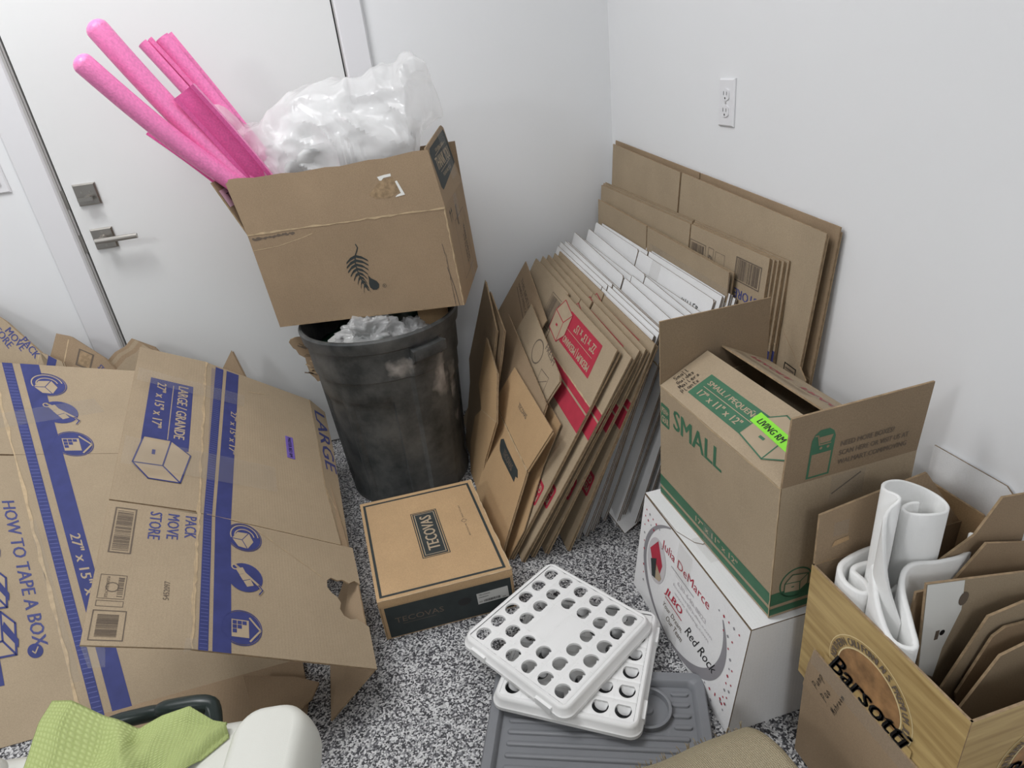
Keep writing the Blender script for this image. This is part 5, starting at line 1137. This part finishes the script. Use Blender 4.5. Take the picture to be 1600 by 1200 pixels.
b = MB(); rg = random.Random(9)
for i in range(150):
    u = rg.random(); p = bvs[int(u*bn_)*(bm_+1)+int(bm_*(.86+.06*rg.random()))]; q = p + Vector((rg.uniform(-.006, .006), rg.uniform(.003, .010), rg.uniform(.004, .012)))
    b.tube([p, (p+q)/2+Vector((0, 0, .002)), q], .0007, BURLAP, 4, cap=False)
o = b.build('frayed_threads', bo); o['kind'] = 'stuff'

# ---------------------------------------------------------------- printed juice carton and its contents, brown box under it
jx, jya, jyb, jz0, jz1 = -.345, -1.650, -1.966, .196, .462
JC = thing('juice_carton', 'wood-print juice carton full of foam and card scraps, by the right wall', 'box', (-.18, -1.81, jz0))
EMB = mat('printed_orchard_picture', (148, 112, 74), .6, var=.4, scale=38)
CREAM = mat('cream_ink', (224, 206, 160), .6)
def emblem(k, cx, cy, s=1.0):
    k.disc(cx, cy, .0895*s, .0835*s, CREAM, 0, 40); k.disc(cx, cy, .0880*s, .0820*s, mat_wood2, 1, 40)
    k.disc(cx, cy, .0690*s, .0640*s, CREAM, 2, 40); k.disc(cx, cy, .0665*s, .0615*s, EMB, 3, 40)
    k.arc_text("NORTHERN CALIFORNIA'S PREMIUM JUICE", cx, cy, .0715*s, .0665*s, 186, -14, .0125*s, BROWNINK, 4)
    k.rect(cx-.095*s, cy-.0835*s, cx+.095*s, cy-.020*s, mat_wood2, 5)
    for dx in (0, .0012): k.text('Barsotti', cx-.084*s+dx, cy-.038*s, .158*s, .044*s, BLACKINK, 6, shear=.38)
    k.line([(cx-.02*s, cy-.047*s), (cx+.03*s, cy-.050*s), (cx+.09*s, cy-.045*s)], .0045*s, BLACKINK, 6)
mat_wood2 = WOODP
fJ = Fr((jx, jya, jz0), (0, -1, 0), Z3); fJn = Fr((jx, jyb, jz0), (1, 0, 0), Z3)
LJ, HJ, WJ = jya-jyb, jz1-jz0, .325
wallslab('side_panel', JC, fJ, LJ, HJ, lambda k: emblem(k, .157, .136, 1.0), WOODP, KEDGE, back=KRAFTIN)
wallslab('end_panel', JC, fJn, WJ, HJ, lambda k: emblem(k, .165, .128, 1.0), WOODP, KEDGE, back=KRAFTIN)
wallslab('side_panel', JC, Fr((jx+WJ, jyb, jz0), (0, 1, 0), Z3), LJ, HJ, None, WOODP, KEDGE, back=KRAFTIN)
wallslab('end_panel', JC, Fr((jx+WJ, jya, jz0), (-1, 0, 0), Z3), WJ, HJ, None, WOODP, KEDGE, back=KRAFTIN)
wallslab('bottom_panel', JC, Fr((jx+.004, jyb+.004, jz0+.004), (1, 0, 0), (0, 1, 0)), WJ-.008, LJ-.008, None, KRAFTIN, KEDGE, t=.003)
wallslab('top_flap', JC, Fr((jx+.004, jya-.002, jz1), (1, 0, 0), Vector((0, .02, 1)).normalized(), (0, -1, 0)), 0, 0, lambda k: (k.poly([(.03, .028), (.064, .034), (.062, .043), (.035, .040)], KRAFT3, 1), k.rect(.03, .05, .06, .08, TAPE, 1)), KRAFT2, KEDGE, poly=[(0, 0), (.300, 0), (.205, .131), (.118, .120), (0.0, .104)])

BB = thing('brown_box', 'taped brown box with handwriting under the juice carton', 'box', (-.18, -1.83, 0))
bx, bya, byb, bz = -.352, -1.676, -2.00, .190
def pen(k):
    for i, (wv, h) in enumerate((('Pump', .0150), ('Pao', .0150), ('Mshroom', .0115))): Ink(k.mb, k.fr, 78, (.036+.024*i, .028-.004*i)).strokes(wv, 0, 0, h, BLACKINK, .0012, 2, adv=.98)
wallslab('side_panel', BB, Fr((bx, bya, .001), (0, -1, 0), Z3), bya-byb, bz, None, KRAFT2)
wallslab('end_panel', BB, Fr((bx, byb, .001), (1, 0, 0), Z3), .335, bz, None, KRAFT2)
wallslab('end_panel', BB, Fr((bx+.335, bya, .001), (-1, 0, 0), Z3), .335, bz, None, KRAFT2)
wallslab('side_panel', BB, Fr((bx+.335, byb, .001), (0, 1, 0), Z3), bya-byb, bz, None, KRAFT2)
wallslab('top_panel', BB, Fr((bx+.005, byb+.004, bz+.004), (1, 0, 0), (0, 1, 0)), .326, bya-byb-.008, None, KRAFT2)
fv = Fr((bx-.001, bya, bz+.001), (0, -1, 0), Vector((.03, 0, 1)).normalized())
wallslab('top_flap', BB, fv, 0, 0, pen, KRAFT2, poly=[(0, 0), (.324, 0), (.324, .104), (.012, .102), (.004, .06)])
b = MB(); k = Ink(b, fv); k.rect(.012, .072, .324, .112, TAPE, 4); b.build('tape_strip', BB)

def ribbon(name, path, z0, z1, t, material, label, cat, group=None, seg=5):
    """a foam sheet standing on edge: plan path, bottom heights z0, top heights z1"""
    P = [Vector((x, y)) for x, y in path]; F = []; A_ = []; B_ = []
    def cr(L, i, f):
        g = lambda k: L[max(0, min(len(L)-1, k))]
        a, b_, c, d_ = g(i-1), g(i), g(i+1), g(i+2)
        return ((b_*2) + (c-a)*f + (a*2-b_*5+c*4-d_)*f*f + (b_*3-a-c*3+d_)*f**3)*.5
    for i in range(len(P)-1):
        for k in range(seg):
            f = k/seg; F.append(cr(P, i, f)); A_.append(z0[i]+(z0[i+1]-z0[i])*f); B_.append(cr(z1, i, f))
    F.append(P[-1]); A_.append(z0[-1]); B_.append(z1[-1]); n = len(F); vs = []
    for i in range(n):
        d_ = (F[min(i+1, n-1)]-F[max(i-1, 0)]).normalized(); o_ = Vector((-d_.y, d_.x))*t/2
        for s, z in ((1, A_[i]), (1, B_[i]-t*.3), (.5, B_[i]), (-.5, B_[i]), (-1, B_[i]-t*.3), (-1, A_[i])): vs.append(Vector((F[i].x+o_.x*s, F[i].y+o_.y*s, z)))
    fs = [(i*6+j, (i+1)*6+j, (i+1)*6+(j+1) % 6, i*6+(j+1) % 6) for i in range(n-1) for j in range(6)] + [tuple(range(6)), tuple((n-1)*6+j for j in range(6))[::-1]]
    b = MB(); b.mesh(vs, fs, material); o = b.build(name, None, (path[0][0], path[0][1], z0[0]), smooth=60, recalc=True); tag(o, label, cat, group); return o
FG = 'white foam sheets in the juice carton'
sp = [(-.222+.070*(1-.055*i)*math.cos(R(205-36*i)), -1.722+.046*(1-.055*i)*math.sin(R(205-36*i))) for i in range(15)]
ribbon('foam_sheet', [(-.300, -1.800), (-.312, -1.770), (-.306, -1.742)] + sp, [.28]*18, [.455, .53, .62, .650, .648, .640, .628, .612, .600, .596, .598, .604, .606, .604, .602, .600, .6, .6], .006, FOAMW, 'tall rolled white foam sheet standing in the juice carton', 'foam', FG)
ribbon('foam_sheet', [(-.302, -1.735), (-.325, -1.775), (-.338, -1.822), (-.318, -1.845), (-.300, -1.815), (-.285, -1.775), (-.262, -1.762), (-.21, -1.765), (-.14, -1.752), (-.09, -1.715)], [.25]*10, [.52, .485, .462, .461, .475, .51, .530, .522, .505, .50], .009, FOAMW, 'white foam sheet curled round the tall roll, its lip over the carton edge', 'foam', FG)
ribbon('foam_sheet', [(-.210, -1.664), (-.265, -1.668), (-.312, -1.680), (-.328, -1.706), (-.322, -1.735), (-.305, -1.738), (-.298, -1.716), (-.300, -1.695), (-.285, -1.688), (-.25, -1.690)], [.25]*10, [.478, .480, .478, .472, .470, .470, .470, .472, .474, .474], .010, FOAMW, 'folded white foam roll in the far left corner of the juice carton', 'foam', FG)
ribbon('foam_sheet', [(-.215, -1.708), (-.262, -1.705), (-.284, -1.712), (-.288, -1.728), (-.276, -1.748), (-.255, -1.742)], [.25]*6, [.476, .476, .472, .468, .466, .466], .008, FOAMW, 'inner fold of white foam beside the tall roll', 'foam', FG)
CG = 'card offcuts in the juice carton'
def card(label, y, poly, face, lean=-.10, back=None, ink=None):
    xs = [p[0] for p in poly]; z0 = min(p[1] for p in poly)
    fr = Fr((0, y, 0), (1, 0, 0), (0, 0, 1)); b = MB(); b.slab(fr, poly, .004, face, KEDGE, back or face)
    if ink: ink(Ink(b, fr))
    tag(b.build('card_piece', None, (sum(xs)/len(xs), y, z0)), label, 'cardboard', CG)
card('dark brown card wing at the back of the juice carton scraps', -1.752, [(-.214, .491), (-.133, .537), (-.096, .601), (-.028, .592), (-.028, .30), (-.17, .30), (-.165, .467)], KRAFT2)
card('brown card with level top behind the white-faced card', -1.772, [(-.182, .470), (-.131, .536), (-.026, .505), (-.026, .25), (-.19, .25)], KRAFT2)
card('small dark brown card edge beside the foam', -1.792, [(-.274, .420), (-.274, .502), (-.256, .500), (-.243, .408), (-.235, .30), (-.265, .30)], KRAFT2)
card('brown card with a worn white face and small print', -1.812, [(-.283, .541), (-.036, .486), (-.026, .24), (-.18, .22), (-.245, .25), (-.260, .353)], KRAFT, ink=lambda k: (k.poly([(-.282, .540), (-.212, .525), (-.203, .461), (-.221, .384), (-.225, .318), (-.258, .345)], WPRINT, 1), k.disc(-.205, .485, .009, .014, BROWNINK, 2, 14), k.rect(-.243, .41, -.236, .43, BROWNINK, 2), k.disc(-.230, .422, .005, .006, BLACKINK, 2, 10)))
card('double brown card with ragged top, third from the front', -1.846, [(-.191, .474), (-.128, .481), (-.040, .466), (-.026, .24), (-.22, .24), (-.245, .339)], KRAFT)
card('brown card second from the front in the juice carton', -1.856, [(-.185, .440), (-.165, .452), (-.040, .440), (-.026, .24), (-.20, .24), (-.225, .33)], KRAFT2)
card('front brown card with cut corner in the juice carton', -1.884, [(-.201, .436), (-.152, .446), (-.040, .424), (-.026, .24), (-.22, .24), (-.251, .340)], KRAFT)
# upright pieces between the juice carton and the wall
b = MB(); fr = Fr((-.030, -1.547, 0), (0, -1, 0), Vector((.03, 0, 1)).normalized()); q = [(0, .02), (.17, .02), (.185, .45), (.176, .535)] + [(.176-.012*math.sin(R(a)), .535+.014*(1-math.cos(R(a)))) for a in (30, 60, 90)] + [(.148, .560), (0, .556)]
b.slab(fr, q, .003, WBOARD, WEDGE); tag(b.build('white_board', None, (-.03, -1.63, .02)), 'white board with notched corner standing against the right wall', 'cardboard')
b = MB(); fr = Fr((-.052, -1.569, 0), (0, -1, 0), Vector((.03, 0, 1)).normalized()); b.slab(fr, [(0, .02), (.15, .02), (.145, .478), (.128, .488), (.118, .500), (0, .497)], .004, KRAFT3, KEDGE)
tag(b.build('brown_board', None, (-.05, -1.64, .02)), 'brown board standing before the notched white board', 'cardboard')
